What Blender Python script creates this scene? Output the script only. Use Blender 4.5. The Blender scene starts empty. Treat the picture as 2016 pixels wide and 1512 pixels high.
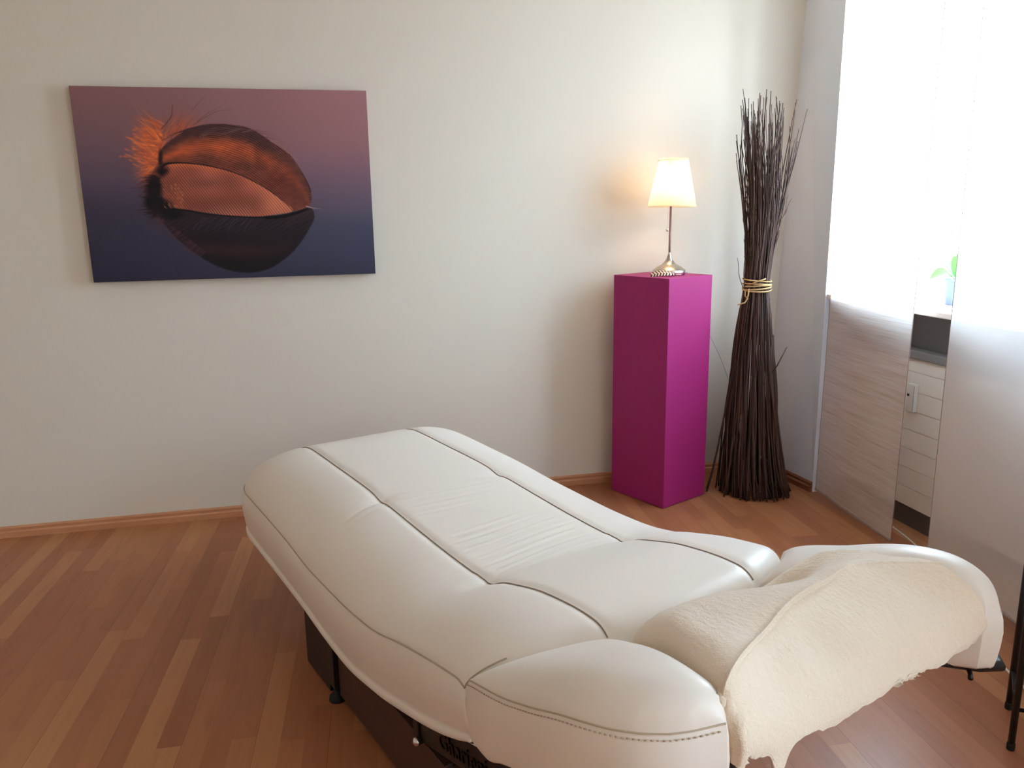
import bpy, bmesh, math, random
import numpy as np
from mathutils import Vector, Matrix
C = bpy.context.scene.collection
sc = bpy.context.scene
PI = math.pi

# ------------------------------------------------------------------ camera
cam_d = bpy.data.cameras.new('camera'); cam = bpy.data.objects.new('camera', cam_d); C.objects.link(cam)
cam_d.sensor_width = 36.0; cam_d.lens = 1560.0 / 2016 * 36; cam_d.clip_start = 0.05
def _n(v): v = np.array(v, float); return v / np.linalg.norm(v)
_dn = _n([112, 7114, 1560]); _up = -_dn
_x = np.array([7092., -449., 1560.]); _x = _n(_x - _x.dot(_dn) * _dn)
_y = np.cross(_up, _x)
_R = np.array([_x, _y, _up])                      # world axes as rows in (right, down, forward) lens axes
M = Matrix.Identity(4)
for i in range(3):
    M[i][0] = _R[i, 0]; M[i][1] = -_R[i, 1]; M[i][2] = -_R[i, 2]
M[2][3] = 1.4
cam.matrix_world = M
sc.camera = cam

# ------------------------------------------------------------------ world, light, exposure
sc.view_settings.view_transform = 'Standard'; sc.view_settings.look = 'None'
sc.view_settings.gamma = 1.0; sc.view_settings.use_curve_mapping = False
sc.view_settings.exposure = 0.0
W = bpy.data.worlds.new('world'); sc.world = W; W.use_nodes = True
bg = W.node_tree.nodes['Background']
# bright overcast sky above the horizon, dimmer warm ground below it
_nt = W.node_tree; _tc = _nt.nodes.new('ShaderNodeTexCoord'); _sx = _nt.nodes.new('ShaderNodeSeparateXYZ'); _rp = _nt.nodes.new('ShaderNodeValToRGB')
_mr = _nt.nodes.new('ShaderNodeMapRange'); _mr.inputs[1].default_value = -0.25; _mr.inputs[2].default_value = 0.35
_nt.links.new(_tc.outputs['Generated'], _sx.inputs[0]); _nt.links.new(_sx.outputs[2], _mr.inputs[0]); _nt.links.new(_mr.outputs[0], _rp.inputs[0])
_rp.color_ramp.elements[0].color = (0.25, 0.27, 0.29, 1); _rp.color_ramp.elements[1].color = (0.61, 0.80, 1.0, 1)
_nt.links.new(_rp.outputs[0], bg.inputs[0]); bg.inputs[1].default_value = 41.5
LAMP_POWER = 4.8
sc.cycles.use_denoising = True; sc.cycles.use_adaptive_sampling = True; sc.cycles.adaptive_threshold = 0.025; sc.cycles.adaptive_min_samples = 24
sc.cycles.max_bounces = 9; sc.cycles.diffuse_bounces = 6; sc.cycles.sample_clamp_indirect = 12.0
def portal(name, loc, sy, sz):
    l = bpy.data.lights.new(name, 'AREA'); l.shape = 'RECTANGLE'; l.size = sz; l.size_y = sy
    l.cycles.is_portal = True
    o = bpy.data.objects.new(name, l); C.objects.link(o); o.location = loc
    o.rotation_euler = (0, math.radians(90), 0)   # -Z of the lamp looks to -X, into the room
    return o
portal('window_portal', (2.70, 2.615, 1.76), 1.43, 1.52)
portal('window_portal', (2.70, -0.95, 1.76), 1.4, 1.52)  # portal of the added, unseen fill window

# ------------------------------------------------------------------ helpers
def sp(xs, ys):
    xs = np.asarray(xs, float); ys = np.asarray(ys, float)
    d = np.diff(ys) / np.diff(xs); m = np.zeros(len(xs)); m[0] = d[0]; m[-1] = d[-1]
    for i in range(1, len(xs) - 1):
        m[i] = 0 if d[i - 1] * d[i] <= 0 else 2 * d[i - 1] * d[i] / (d[i - 1] + d[i])
    def f(x):
        x = np.clip(x, xs[0], xs[-1]); k = np.clip(np.searchsorted(xs, x, side='right') - 1, 0, len(xs) - 2)
        h = xs[k + 1] - xs[k]; t = (x - xs[k]) / h
        return ((2 * t**3 - 3 * t**2 + 1) * ys[k] + (t**3 - 2 * t**2 + t) * h * m[k]
                + (-2 * t**3 + 3 * t**2) * ys[k + 1] + (t**3 - t**2) * h * m[k + 1])
    return f
def sm(x): x = np.clip(x, 0, 1); return x * x * (3 - 2 * x)

class MB:
    def __init__(s): s.v = []; s.f = []
    def add(s, vs, fs):
        b = len(s.v); s.v += [tuple(float(c) for c in v) for v in vs]; s.f += [tuple(b + i for i in f) for f in fs]; return s
    def box(s, x0, x1, y0, y1, z0, z1, mat=None):
        vs = [(x, y, z) for x in (x0, x1) for y in (y0, y1) for z in (z0, z1)]
        if mat: vs = [tuple(mat @ Vector(v)) for v in vs]
        return s.add(vs, [(0, 1, 3, 2), (4, 6, 7, 5), (0, 4, 5, 1), (2, 3, 7, 6), (0, 2, 6, 4), (1, 5, 7, 3)])
    def grid(s, P, close_u=False, close_v=False):
        n, m = P.shape[:2]; vs = P.reshape(-1, 3); fs = []
        for i in range(n - (0 if close_u else 1)):
            for j in range(m - (0 if close_v else 1)):
                a = i * m + j; b = ((i + 1) % n) * m + j; c = ((i + 1) % n) * m + (j + 1) % m; d = i * m + (j + 1) % m
                fs.append((a, b, c, d))
        return s.add(vs, fs)
    def tube(s, pts, r, n=8, cap=True, flat=1.0):
        pts = [Vector(p) for p in pts]; k = len(pts); rs = r if hasattr(r, '__len__') else [r] * k
        vs = []; nrm = None
        for i, p in enumerate(pts):
            t = (pts[min(i + 1, k - 1)] - pts[max(i - 1, 0)]).normalized()
            if nrm is None:
                nrm = t.orthogonal().normalized()
            nrm = (nrm - t * nrm.dot(t)).normalized(); bn = t.cross(nrm)
            for j in range(n):
                a = 2 * PI * j / n; vs.append(p + (nrm * math.cos(a) + bn * math.sin(a) * flat) * rs[i])
        fs = [(i * n + j, i * n + (j + 1) % n, (i + 1) * n + (j + 1) % n, (i + 1) * n + j) for i in range(k - 1) for j in range(n)]
        if cap: fs += [tuple(range(n))[::-1], tuple((k - 1) * n + j for j in range(n))]
        return s.add(vs, fs)
    def lathe(s, prof, n=32, at=(0, 0, 0), cap=True):
        vs = [(at[0] + r * math.cos(2 * PI * j / n), at[1] + r * math.sin(2 * PI * j / n), at[2] + z) for r, z in prof for j in range(n)]
        k = len(prof)
        fs = [(i * n + j, i * n + (j + 1) % n, (i + 1) * n + (j + 1) % n, (i + 1) * n + j) for i in range(k - 1) for j in range(n)]
        if cap: fs += [tuple(range(n))[::-1], tuple((k - 1) * n + j for j in range(n))]
        return s.add(vs, fs)
    def build(s, name, mat, parent=None, smooth=True, bevel=0, fix=True, seg=2):
        me = bpy.data.meshes.new(name); me.from_pydata(s.v, [], s.f); me.update()
        if fix:
            bm = bmesh.new(); bm.from_mesh(me); bmesh.ops.recalc_face_normals(bm, faces=bm.faces); bm.to_mesh(me); bm.free()
        me.polygons.foreach_set('use_smooth', [smooth] * len(me.polygons))
        o = bpy.data.objects.new(name, me); C.objects.link(o)
        if mat: me.materials.append(mat)
        if parent: o.parent = parent
        if bevel:
            b = o.modifiers.new('bevel', 'BEVEL'); b.width = bevel; b.segments = seg; b.limit_method = 'ANGLE'
        return o
def tag(o, label=None, cat=None, group=None, kind=None):
    if label: o['label'] = label
    if cat: o['category'] = cat
    if group: o['group'] = group
    if kind: o['kind'] = kind
    return o
def empty(name, loc, rz=0):
    o = bpy.data.objects.new(name, None); C.objects.link(o); o.location = loc; o.rotation_euler = (0, 0, rz)
    o.empty_display_size = 0.1; return o
def struct(o): o['kind'] = 'structure'; return o

# ------------------------------------------------------------------ materials
def srgb(r, g, b):
    f = lambda c: (c / 255 / 12.92) if c / 255 <= 0.04045 else ((c / 255 + 0.055) / 1.055) ** 2.4
    return (f(r), f(g), f(b), 1)
def mat(name, col, rough=0.5, metal=0.0, bump=None, var=None, **kw):
    m = bpy.data.materials.new(name); m.use_nodes = True; nt = m.node_tree; p = nt.nodes['Principled BSDF']
    p.inputs['Base Color'].default_value = col; p.inputs['Roughness'].default_value = rough; p.inputs['Metallic'].default_value = metal
    for k, v in kw.items(): p.inputs[k.replace('_', ' ')].default_value = v
    tc = nt.nodes.new('ShaderNodeTexCoord')
    if var:                                       # (scale, amount): soft mottling of the colour
        n = nt.nodes.new('ShaderNodeTexNoise'); n.inputs['Scale'].default_value = var[0]; n.inputs['Detail'].default_value = 5
        nt.links.new(tc.outputs['Object'], n.inputs['Vector'])
        mx = nt.nodes.new('ShaderNodeMix'); mx.data_type = 'RGBA'
        mx.inputs[6].default_value = [c * (1 - var[1]) for c in col[:3]] + [1]; mx.inputs[7].default_value = [min(1, c * (1 + var[1])) for c in col[:3]] + [1]
        nt.links.new(n.outputs[0], mx.inputs[0]); nt.links.new(mx.outputs[2], p.inputs['Base Color'])
    if bump:                                      # (scale, strength, distance)
        n = nt.nodes.new('ShaderNodeTexNoise'); n.inputs['Scale'].default_value = bump[0]; n.inputs['Detail'].default_value = 4
        nt.links.new(tc.outputs['Object'], n.inputs['Vector'])
        b = nt.nodes.new('ShaderNodeBump'); b.inputs['Strength'].default_value = bump[1]; b.inputs['Distance'].default_value = bump[2]
        nt.links.new(n.outputs[0], b.inputs['Height']); nt.links.new(b.outputs[0], p.inputs['Normal'])
    return m
class NB:
    """small node-builder"""
    def __init__(s, m): s.m = m; s.nt = m.node_tree; s.N = s.nt.nodes; s.L = s.nt.links
    def put(s, sock, v):
        if isinstance(v, bpy.types.NodeSocket): s.L.new(v, sock)
        else: sock.default_value = v
    def math(s, op, a, b=0.0, c=None):
        n = s.N.new('ShaderNodeMath'); n.operation = op; s.put(n.inputs[0], a); s.put(n.inputs[1], b)
        if c is not None: s.put(n.inputs[2], c)
        return n.outputs[0]
    def mix(s, f, a, b, blend='MIX'):
        n = s.N.new('ShaderNodeMix'); n.data_type = 'RGBA'; n.blend_type = blend
        s.put(n.inputs[0], f); s.put(n.inputs[6], a); s.put(n.inputs[7], b); return n.outputs[2]
    def xyz(s, x, y, z):
        n = s.N.new('ShaderNodeCombineXYZ'); s.put(n.inputs[0], x); s.put(n.inputs[1], y); s.put(n.inputs[2], z); return n.outputs[0]
    def noise(s, vec, scale, detail=3, dist=0.0):
        n = s.N.new('ShaderNodeTexNoise'); s.put(n.inputs['Vector'], vec); n.inputs['Scale'].default_value = scale
        n.inputs['Detail'].default_value = detail; n.inputs['Distortion'].default_value = dist; return n.outputs[0]
    def white(s, vec):
        n = s.N.new('ShaderNodeTexWhiteNoise'); s.put(n.inputs['Vector'], vec); return n.outputs[0]
    def obj(s):
        t = s.N.new('ShaderNodeTexCoord'); x = s.N.new('ShaderNodeSeparateXYZ'); s.L.new(t.outputs['Object'], x.inputs[0]); return t.outputs['Object'], x.outputs
    def ramp(s, f, stops):
        n = s.N.new('ShaderNodeValToRGB'); s.put(n.inputs[0], f); e = n.color_ramp.elements
        while len(e) < len(stops): e.new(0.5)
        for q, (p, c) in zip(e, stops): q.position = p; q.color = c
        return n.outputs[0]
    def bump(s, h, strength, dist):
        n = s.N.new('ShaderNodeBump'); n.inputs['Strength'].default_value = strength; n.inputs['Distance'].default_value = dist; s.put(n.inputs['Height'], h); return n.outputs[0]

def wood_floor():
    m = mat('floor_laminate', (0.3, 0.1, 0.05, 1), 0.36); b = NB(m); P = b.N['Principled BSDF']
    v, (X, Y, Z) = b.obj()
    _a = math.radians(3.3); X0, Y0 = X, Y            # boards lie a few degrees off the wall normal
    X = b.math('SUBTRACT', b.math('MULTIPLY', X0, math.cos(_a)), b.math('MULTIPLY', Y0, math.sin(_a)))
    Y = b.math('ADD', b.math('MULTIPLY', X0, math.sin(_a)), b.math('MULTIPLY', Y0, math.cos(_a)))
    sw = 0.0655
    i = b.math('FLOOR', b.math('DIVIDE', X, sw))
    off = b.math('MULTIPLY', b.white(b.xyz(i, 3.1, 0.0)), 7.0)
    j = b.math('FLOOR', b.math('DIVIDE', b.math('ADD', Y, off), 0.72))
    rnd = b.white(b.xyz(i, j, 1.7))
    rnd2 = b.white(b.xyz(i, j, 9.2))
    base = b.ramp(rnd, [(0.0, srgb(164, 104, 70)), (0.3, srgb(172, 111, 75)), (0.6, srgb(178, 117, 79)), (0.85, srgb(186, 126, 86)), (1.0, srgb(194, 137, 94))])
    gv = b.xyz(b.math('ADD', b.math('MULTIPLY', X, 14.0), b.math('MULTIPLY', rnd2, 40.0)), b.math('MULTIPLY', Y, 1.6), b.math('MULTIPLY', rnd, 20.0))
    g1 = b.noise(gv, 1.6, 6, 1.4)
    g2 = b.noise(b.xyz(b.math('MULTIPLY', X, 160.0), b.math('MULTIPLY', Y, 5.0), rnd2), 1.0, 3)
    c1 = b.mix(b.math('MULTIPLY', b.math('SUBTRACT', g1, 0.36), 1.9), base, srgb(124, 74, 50))
    c1 = b.mix(b.math('MULTIPLY', b.math('GREATER_THAN', g1, 0.0), b.math('MULTIPLY', b.math('POWER', g1, 3.0), 1.2)), base, c1)
    c2 = b.mix(b.math('MULTIPLY', g2, 0.22), c1, srgb(110, 64, 42))
    # board joints every third strip
    fx = b.math('FRACT', b.math('DIVIDE', X, sw * 3)); ex = b.math('MINIMUM', fx, b.math('SUBTRACT', 1.0, fx))
    jx = b.math('LESS_THAN', ex, 0.004)
    c3 = b.mix(b.math('MULTIPLY', jx, 0.45), c2, srgb(70, 36, 20))
    b.L.new(c3, P.inputs['Base Color'])
    rr = b.math('ADD', 0.27, b.math('MULTIPLY', g2, 0.14)); b.L.new(rr, P.inputs['Roughness'])
    P.inputs['Specular IOR Level'].default_value = 0.28
    b.L.new(b.bump(g2, 0.06, 0.001), P.inputs['Normal'])
    return m
def trim_wood(name, col, dark, axis=0):
    m = mat(name, col, 0.42); b = NB(m); P = b.N['Principled BSDF']; v, s = b.obj()
    k = [6.0, 60.0, 60.0] if axis == 0 else ([60.0, 6.0, 60.0] if axis == 1 else [60., 60., 6.])
    g = b.noise(b.xyz(*[b.math('MULTIPLY', s[i], k[i]) for i in range(3)]), 1.0, 4, 0.6)
    b.L.new(b.mix(g, col, dark), P.inputs['Base Color']); return m
MAT = {}
MAT['wall'] = mat('wall_cream_paint', srgb(226, 220, 207), 0.85, bump=(260, 0.12, 0.002))
MAT['white'] = mat('white_wall_paint', srgb(228, 231, 238), 0.85, bump=(200, 0.1, 0.002))
MAT['warm_bounce_wall'] = mat('wall_warm_bounce_tint', srgb(232, 212, 190), 0.85, bump=(260, 0.12, 0.002))  # tint of the unseen walls, chosen to bounce warm light into the room
MAT['ceiling'] = mat('ceiling_paint', srgb(235, 232, 226), 0.9, var=(3, 0.02))
MAT['floor'] = wood_floor()
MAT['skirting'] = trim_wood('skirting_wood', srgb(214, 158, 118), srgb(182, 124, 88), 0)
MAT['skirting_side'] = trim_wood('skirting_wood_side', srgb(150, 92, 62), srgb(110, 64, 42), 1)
MAT['leather'] = mat('cream_leather', srgb(240, 232, 221), 0.42, bump=(420, 0.10, 0.0006), var=(2.0, 0.015), Specular_IOR_Level=0.42, Coat_Weight=0.06, Coat_Roughness=0.35)
MAT['seam'] = mat('seam_thread', srgb(146, 130, 112), 0.7, var=(90, 0.2))
MAT['stitch'] = mat('stitch_thread', srgb(186, 170, 146), 0.7, var=(90, 0.1))
MAT['piping'] = mat('leather_piping', srgb(190, 174, 150), 0.5, var=(50, 0.1))
MAT['black'] = mat('black_metal', srgb(22, 20, 20), 0.4, bump=(80, 0.05, 0.001))
MAT['rubber'] = mat('black_rubber', srgb(18, 17, 17), 0.7, var=(30, 0.2))
MAT['rail'] = mat('dark_rail_lacquer', srgb(26, 20, 18), 0.45, var=(12, 0.15))
MAT['letter'] = mat('letter_dark_metal', srgb(13, 11, 12), 0.3, metal=0.6, var=(40, 0.1))
MAT['walnut'] = trim_wood('walnut_board', srgb(78, 52, 44), srgb(50, 32, 27), 0)
MAT['chrome'] = mat('chrome', srgb(215, 212, 208), 0.16, metal=1.0, var=(20, 0.03))
MAT['nickel'] = mat('brushed_nickel', srgb(200, 190, 178), 0.26, metal=1.0, bump=(300, 0.05, 0.0005))
MAT['magenta'] = mat('magenta_lacquer', srgb(160, 38, 108), 0.55, bump=(350, 0.08, 0.001), var=(40, 0.03), Specular_IOR_Level=0.3)
MAT['rope'] = mat('jute_cord', srgb(196, 164, 112), 0.85, bump=(900, 0.6, 0.001), var=(200, 0.2))
MAT['white_cable'] = mat('white_cable', srgb(224, 220, 210), 0.45, var=(20, 0.03))
MAT['grey_dark'] = mat('dark_grey_recess', srgb(96, 88, 82), 0.7, var=(6, 0.05))
MAT['grey_ledge'] = mat('grey_ledge', srgb(132, 128, 124), 0.5, var=(6, 0.05))
MAT['siding'] = mat('cream_boards', srgb(238, 230, 216), 0.6, var=(3, 0.04))
MAT['sill'] = mat('pale_marble', srgb(222, 208, 198), 0.3, var=(18, 0.12))
MAT['device'] = mat('device_plastic', srgb(226, 220, 210), 0.4, var=(10, 0.02))
MAT['device_dark'] = mat('device_display', srgb(24, 22, 22), 0.3, var=(10, 0.1))
MAT['pvc'] = mat('window_frame_white', srgb(238, 238, 236), 0.4, var=(4, 0.01))
MAT['leaf'] = mat('leaf_green', srgb(96, 178, 70), 0.4, var=(60, 0.15), Transmission_Weight=0.0)
MAT['pot'] = mat('pot_grey_blue', srgb(120, 134, 160), 0.5, var=(10, 0.1))
MAT['soil'] = mat('potting_soil', srgb(60, 44, 34), 0.95, bump=(150, 0.8, 0.004), var=(80, 0.3))
def bark():
    m = mat('twig_bark', srgb(72, 50, 42), 0.75); b = NB(m); P = b.N['Principled BSDF']; v, s = b.obj()
    oi = b.N.new('ShaderNodeObjectInfo')
    c = b.ramp(oi.outputs['Random'], [(0, srgb(44, 29, 25)), (0.45, srgb(66, 43, 36)), (0.8, srgb(86, 60, 50)), (1, srgb(112, 86, 70))])
    g = b.noise(b.xyz(b.math('MULTIPLY', s[0], 200.0), b.math('MULTIPLY', s[1], 200.0), b.math('MULTIPLY', s[2], 30.0)), 1.0, 4)
    b.L.new(b.mix(b.math('MULTIPLY', g, 0.6), c, srgb(44, 28, 24)), P.inputs['Base Color'])
    b.L.new(b.bump(g, 0.4, 0.001), P.inputs['Normal']); return m
MAT['bark'] = bark()
def glass():
    m = bpy.data.materials.new('window_glass'); m.use_nodes = True; b = NB(m); b.N.clear()
    o = b.N.new('ShaderNodeOutputMaterial'); t = b.N.new('ShaderNodeBsdfTransparent'); t.inputs[0].default_value = (0.96, 0.98, 0.98, 1)
    g = b.N.new('ShaderNodeBsdfGlossy'); g.inputs['Roughness'].default_value = 0.02
    mx = b.N.new('ShaderNodeMixShader'); mx.inputs[0].default_value = 0.05
    b.L.new(t.outputs[0], mx.inputs[1]); b.L.new(g.outputs[0], mx.inputs[2]); b.L.new(mx.outputs[0], o.inputs[0]); return m
MAT['glass'] = glass()
def fabric(name, c1, c2, thread, see=0.08, trans=0.45):
    m = bpy.data.materials.new(name); m.use_nodes = True; b = NB(m); b.N.clear()
    o = b.N.new('ShaderNodeOutputMaterial'); v, s = b.obj()
    # horizontal slub threads: stretched noise along the cloth width
    lo = b.noise(b.xyz(b.math('MULTIPLY', s[0], 5.0), b.math('MULTIPLY', s[1], 5.0), b.math('MULTIPLY', s[2], 330.0)), 1.0, 3)
    hi = b.noise(b.xyz(b.math('MULTIPLY', s[0], 2.0), b.math('MULTIPLY', s[1], 2.0), b.math('MULTIPLY', s[2], 60.0)), 1.0, 3)
    f = b.math('MULTIPLY', b.math('SUBTRACT', lo, 0.5), thread); f = b.math('ADD', b.math('ADD', 0.35, f), b.math('MULTIPLY', b.math('SUBTRACT', hi, 0.5), thread * 0.5))
    f2 = b.N.new('ShaderNodeClamp'); b.L.new(f, f2.inputs[0]); f = f2.outputs[0]
    col = b.mix(f, c1, c2)
    d = b.N.new('ShaderNodeBsdfDiffuse'); b.L.new(col, d.inputs[0]); t = b.N.new('ShaderNodeBsdfTranslucent'); b.L.new(col, t.inputs[0])
    m1 = b.N.new('ShaderNodeMixShader'); m1.inputs[0].default_value = trans; b.L.new(d.outputs[0], m1.inputs[1]); b.L.new(t.outputs[0], m1.inputs[2])
    tr = b.N.new('ShaderNodeBsdfTransparent'); m2 = b.N.new('ShaderNodeMixShader')
    b.L.new(b.math('MULTIPLY', b.math('SUBTRACT', 1.2, f), see), m2.inputs[0]); b.L.new(m1.outputs[0], m2.inputs[1]); b.L.new(tr.outputs[0], m2.inputs[2])
    b.L.new(m2.outputs[0], o.inputs[0]); return m
MAT['slub'] = fabric('slub_curtain', srgb(242, 234, 226), srgb(190, 168, 154), 2.3, 0.24, 0.34)
MAT['plain'] = fabric('plain_curtain', srgb(232, 226, 220), srgb(216, 206, 200), 0.5, 0.22, 0.18)
MAT['hem'] = mat('curtain_hem', srgb(158, 138, 128), 0.8, var=(60, 0.1))
def terry():
    m = mat('terry_cloth', srgb(236, 224, 196), 0.95); b = NB(m); P = b.N['Principled BSDF']; v, s = b.obj()
    n1 = b.noise(v, 320.0, 3, 0.6); n2 = b.noise(v, 90.0, 3, 0.4)
    h = b.math('ADD', n1, b.math('MULTIPLY', n2, 0.8))
    b.L.new(b.mix(b.math('MULTIPLY', n1, 0.5), srgb(248, 232, 210), srgb(226, 204, 176)), P.inputs['Base Color'])
    b.L.new(b.bump(h, 0.55, 0.0035), P.inputs['Normal'])
    P.inputs['Sheen Weight'].default_value = 0.45; P.inputs['Sheen Roughness'].default_value = 0.5; return m
MAT['terry'] = terry()
def shade_mat():
    m = bpy.data.materials.new('lamp_shade_fabric'); m.use_nodes = True; b = NB(m); b.N.clear(); o = b.N.new('ShaderNodeOutputMaterial'); v, s = b.obj()
    a = b.math('ARCTAN2', s[1], s[0]); w = b.math('SINE', b.math('MULTIPLY', a, 130.0))
    col = b.mix(b.math('ADD', 0.5, b.math('MULTIPLY', w, 0.5)), srgb(255, 250, 240), srgb(244, 232, 210))
    d = b.N.new('ShaderNodeBsdfDiffuse'); t = b.N.new('ShaderNodeBsdfTranslucent'); b.L.new(col, d.inputs[0]); b.L.new(col, t.inputs[0])
    mx = b.N.new('ShaderNodeMixShader'); mx.inputs[0].default_value = 0.85; b.L.new(d.outputs[0], mx.inputs[1]); b.L.new(t.outputs[0], mx.inputs[2]); b.L.new(mx.outputs[0], o.inputs[0]); return m
MAT['shade'] = shade_mat()
m = bpy.data.materials.new('bulb_glow'); m.use_nodes = True; p = m.node_tree.nodes['Principled BSDF']
p.inputs['Base Color'].default_value = (1, .9, .7, 1); p.inputs['Emission Color'].default_value = (1, .72, .42, 1); p.inputs['Emission Strength'].default_value = 12
MAT['bulb'] = m

# ------------------------------------------------------------------ the room
YB = 3.757; XP = 2.28; HC = 2.75
def S(mb, name, m, bevel=0): return struct(mb.build(name, m, None, smooth=False, bevel=bevel))
S(MB().box(-2.9, 2.95, -1.9, YB + .15, -0.1, 0), 'floor', MAT['floor'])
S(MB().box(-2.9, 2.95, -1.9, YB + .15, HC, HC + .1), 'ceiling', MAT['ceiling'])
S(MB().box(-2.9, XP + .12, YB, YB + .15, 0, HC), 'wall_back', MAT['wall'])
S(MB().box(-2.9, -2.75, -1.9, YB, 0, HC), 'wall_left', MAT['warm_bounce_wall'])
S(MB().box(-2.75, 2.95, -1.9, -1.75, 0, HC), 'wall_front', MAT['warm_bounce_wall'])
wr = MB()
wr.add([(XP, 3.335, 0), (XP, 3.335, HC), (2.236, YB, 0), (2.372, YB, HC), (2.236, YB + .15, 0), (2.372, YB + .15, HC), (2.8, YB + .15, 0), (2.8, YB + .15, HC), (2.8, 3.335, 0), (2.8, 3.335, HC)],
       [(0, 1, 3, 2), (2, 3, 5, 4), (4, 5, 7, 6), (6, 7, 9, 8), (8, 9, 1, 0), (0, 2, 4, 6, 8), (1, 3, 5, 7, 9)])   # pier in the corner, a little out of plumb
wr.box(2.50, 2.80, 1.90, 3.335, 0, 0.965)                  # parapet behind the niche
wr.box(2.085, 2.80, -0.25, 1.90, 0, HC)                    # pier between the window and the added fill window
wr.box(2.45, 2.80, -1.65, -0.25, 0, 0.965)
wr.box(XP, 2.80, -1.75, -1.65, 0, HC)
wr.box(2.45, 2.80, 1.90, 3.335, 2.52, HC); wr.box(2.45, 2.80, -1.65, -0.25, 2.52, HC)
S(wr, 'wall_right', MAT['white'])
# skirting with a stepped profile
def skirt(name, p0, p1, nx, ny, m, h=0.052, d=0.016):
    prof = [(0, 0), (d, 0), (d, h * .50), (d * .55, h * .62), (d * .62, h * .86), (d * .25, h), (0, h)]
    P = np.array([[(p[0] + nx * a, p[1] + ny * a, z) for a, z in prof] for p in (p0, p1)])
    mb = MB(); mb.grid(P, close_v=True); k = len(prof)
    mb.f += [tuple(range(k)), tuple(range(k, 2 * k))]
    return struct(mb.build(name, m, None, smooth=False))
skirt('baseboard_back', (-2.75, YB), (2.236, YB), 0, -1, MAT['skirting'])
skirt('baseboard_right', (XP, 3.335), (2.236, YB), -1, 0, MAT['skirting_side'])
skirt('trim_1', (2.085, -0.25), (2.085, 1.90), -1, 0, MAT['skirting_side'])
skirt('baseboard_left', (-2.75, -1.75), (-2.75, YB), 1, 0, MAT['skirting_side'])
# board cladding under the window, with grooves
mb = MB(); prof = [(2.50, 0.095), (2.424, 0.095)]
z = 0.095
while z < 0.74:
    z2 = min(z + 0.0855, 0.752); prof += [(2.420, z + .002), (2.420, z2 - .002), (2.426, z2 - .0005), (2.426, z2 + .0005)]; z = z2
prof += [(2.50, 0.752)]
P = np.array([[(a, y, zz) for a, zz in prof] for y in (1.90, 3.335)]); mb.grid(P, close_v=True); k = len(prof); mb.f += [tuple(range(k)), tuple(range(k, 2 * k))]
S(mb, 'trim_2', MAT['siding'])
S(MB().box(2.435, 2.498, 1.90, 3.335, 0.0, 0.094), 'trim_3', MAT['grey_dark'])
S(MB().box(2.465, 2.498, 1.90, 3.335, 0.79, 0.945), 'trim_4', MAT['grey_dark'])
S(MB().box(2.405, 2.498, 1.90, 3.335, 0.754, 0.789), 'trim_5', MAT['grey_ledge'], 0.004)
S(MB().box(2.284, 2.66, 1.905, 3.334, 0.966, 0.990), 'trim_6', MAT['sill'], 0.004)
S(MB().box(2.40, 2.66, -1.65, -0.25, 0.966, 0.990), 'trim_7', MAT['sill'], 0.004)  # sill of the added fill window
def window(name, y0, y1, z0, z1, nm):
    fr = MB(); x0, x1 = 2.66, 2.72; t = 0.06
    fr.box(x0, x1, y0, y1, z0, z0 + t); fr.box(x0, x1, y0, y1, z1 - t, z1)
    fr.box(x0, x1, y0, y0 + t, z0 + t, z1 - t); fr.box(x0, x1, y1 - t, y1, z0 + t, z1 - t)
    for i in range(1, nm):
        yc = y0 + (y1 - y0) * i / nm; fr.box(x0, x1, yc - .045, yc + .045, z0 + t, z1 - t)
    o = S(fr, name, MAT['pvc'], 0.004)
    g = MB().box(2.688, 2.692, y0 + t, y1 - t, z0 + t, z1 - t).build('glass_pane', MAT['glass'], o, smooth=False)
window('window_1', 1.90, 3.335, 0.99, 2.52, 2)
window('added_fill_window', -1.65, -0.25, 0.99, 2.52, 2)  # unseen window, added and sized for fill light from the camera side

# ------------------------------------------------------------------ treatment couch
TH = math.radians(20.7); BU = (math.sin(TH), -math.cos(TH)); BV = (math.cos(TH), math.sin(TH))
OX, OY = -.159 + .21 * BV[0], 3.0 + .21 * BV[1]
couch = empty('treatment_couch', (OX, OY, 0), math.atan2(BU[1], BU[0]))
tag(couch, 'large cream leather wave-shaped treatment couch on a dark wooden base', 'treatment couch')

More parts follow.
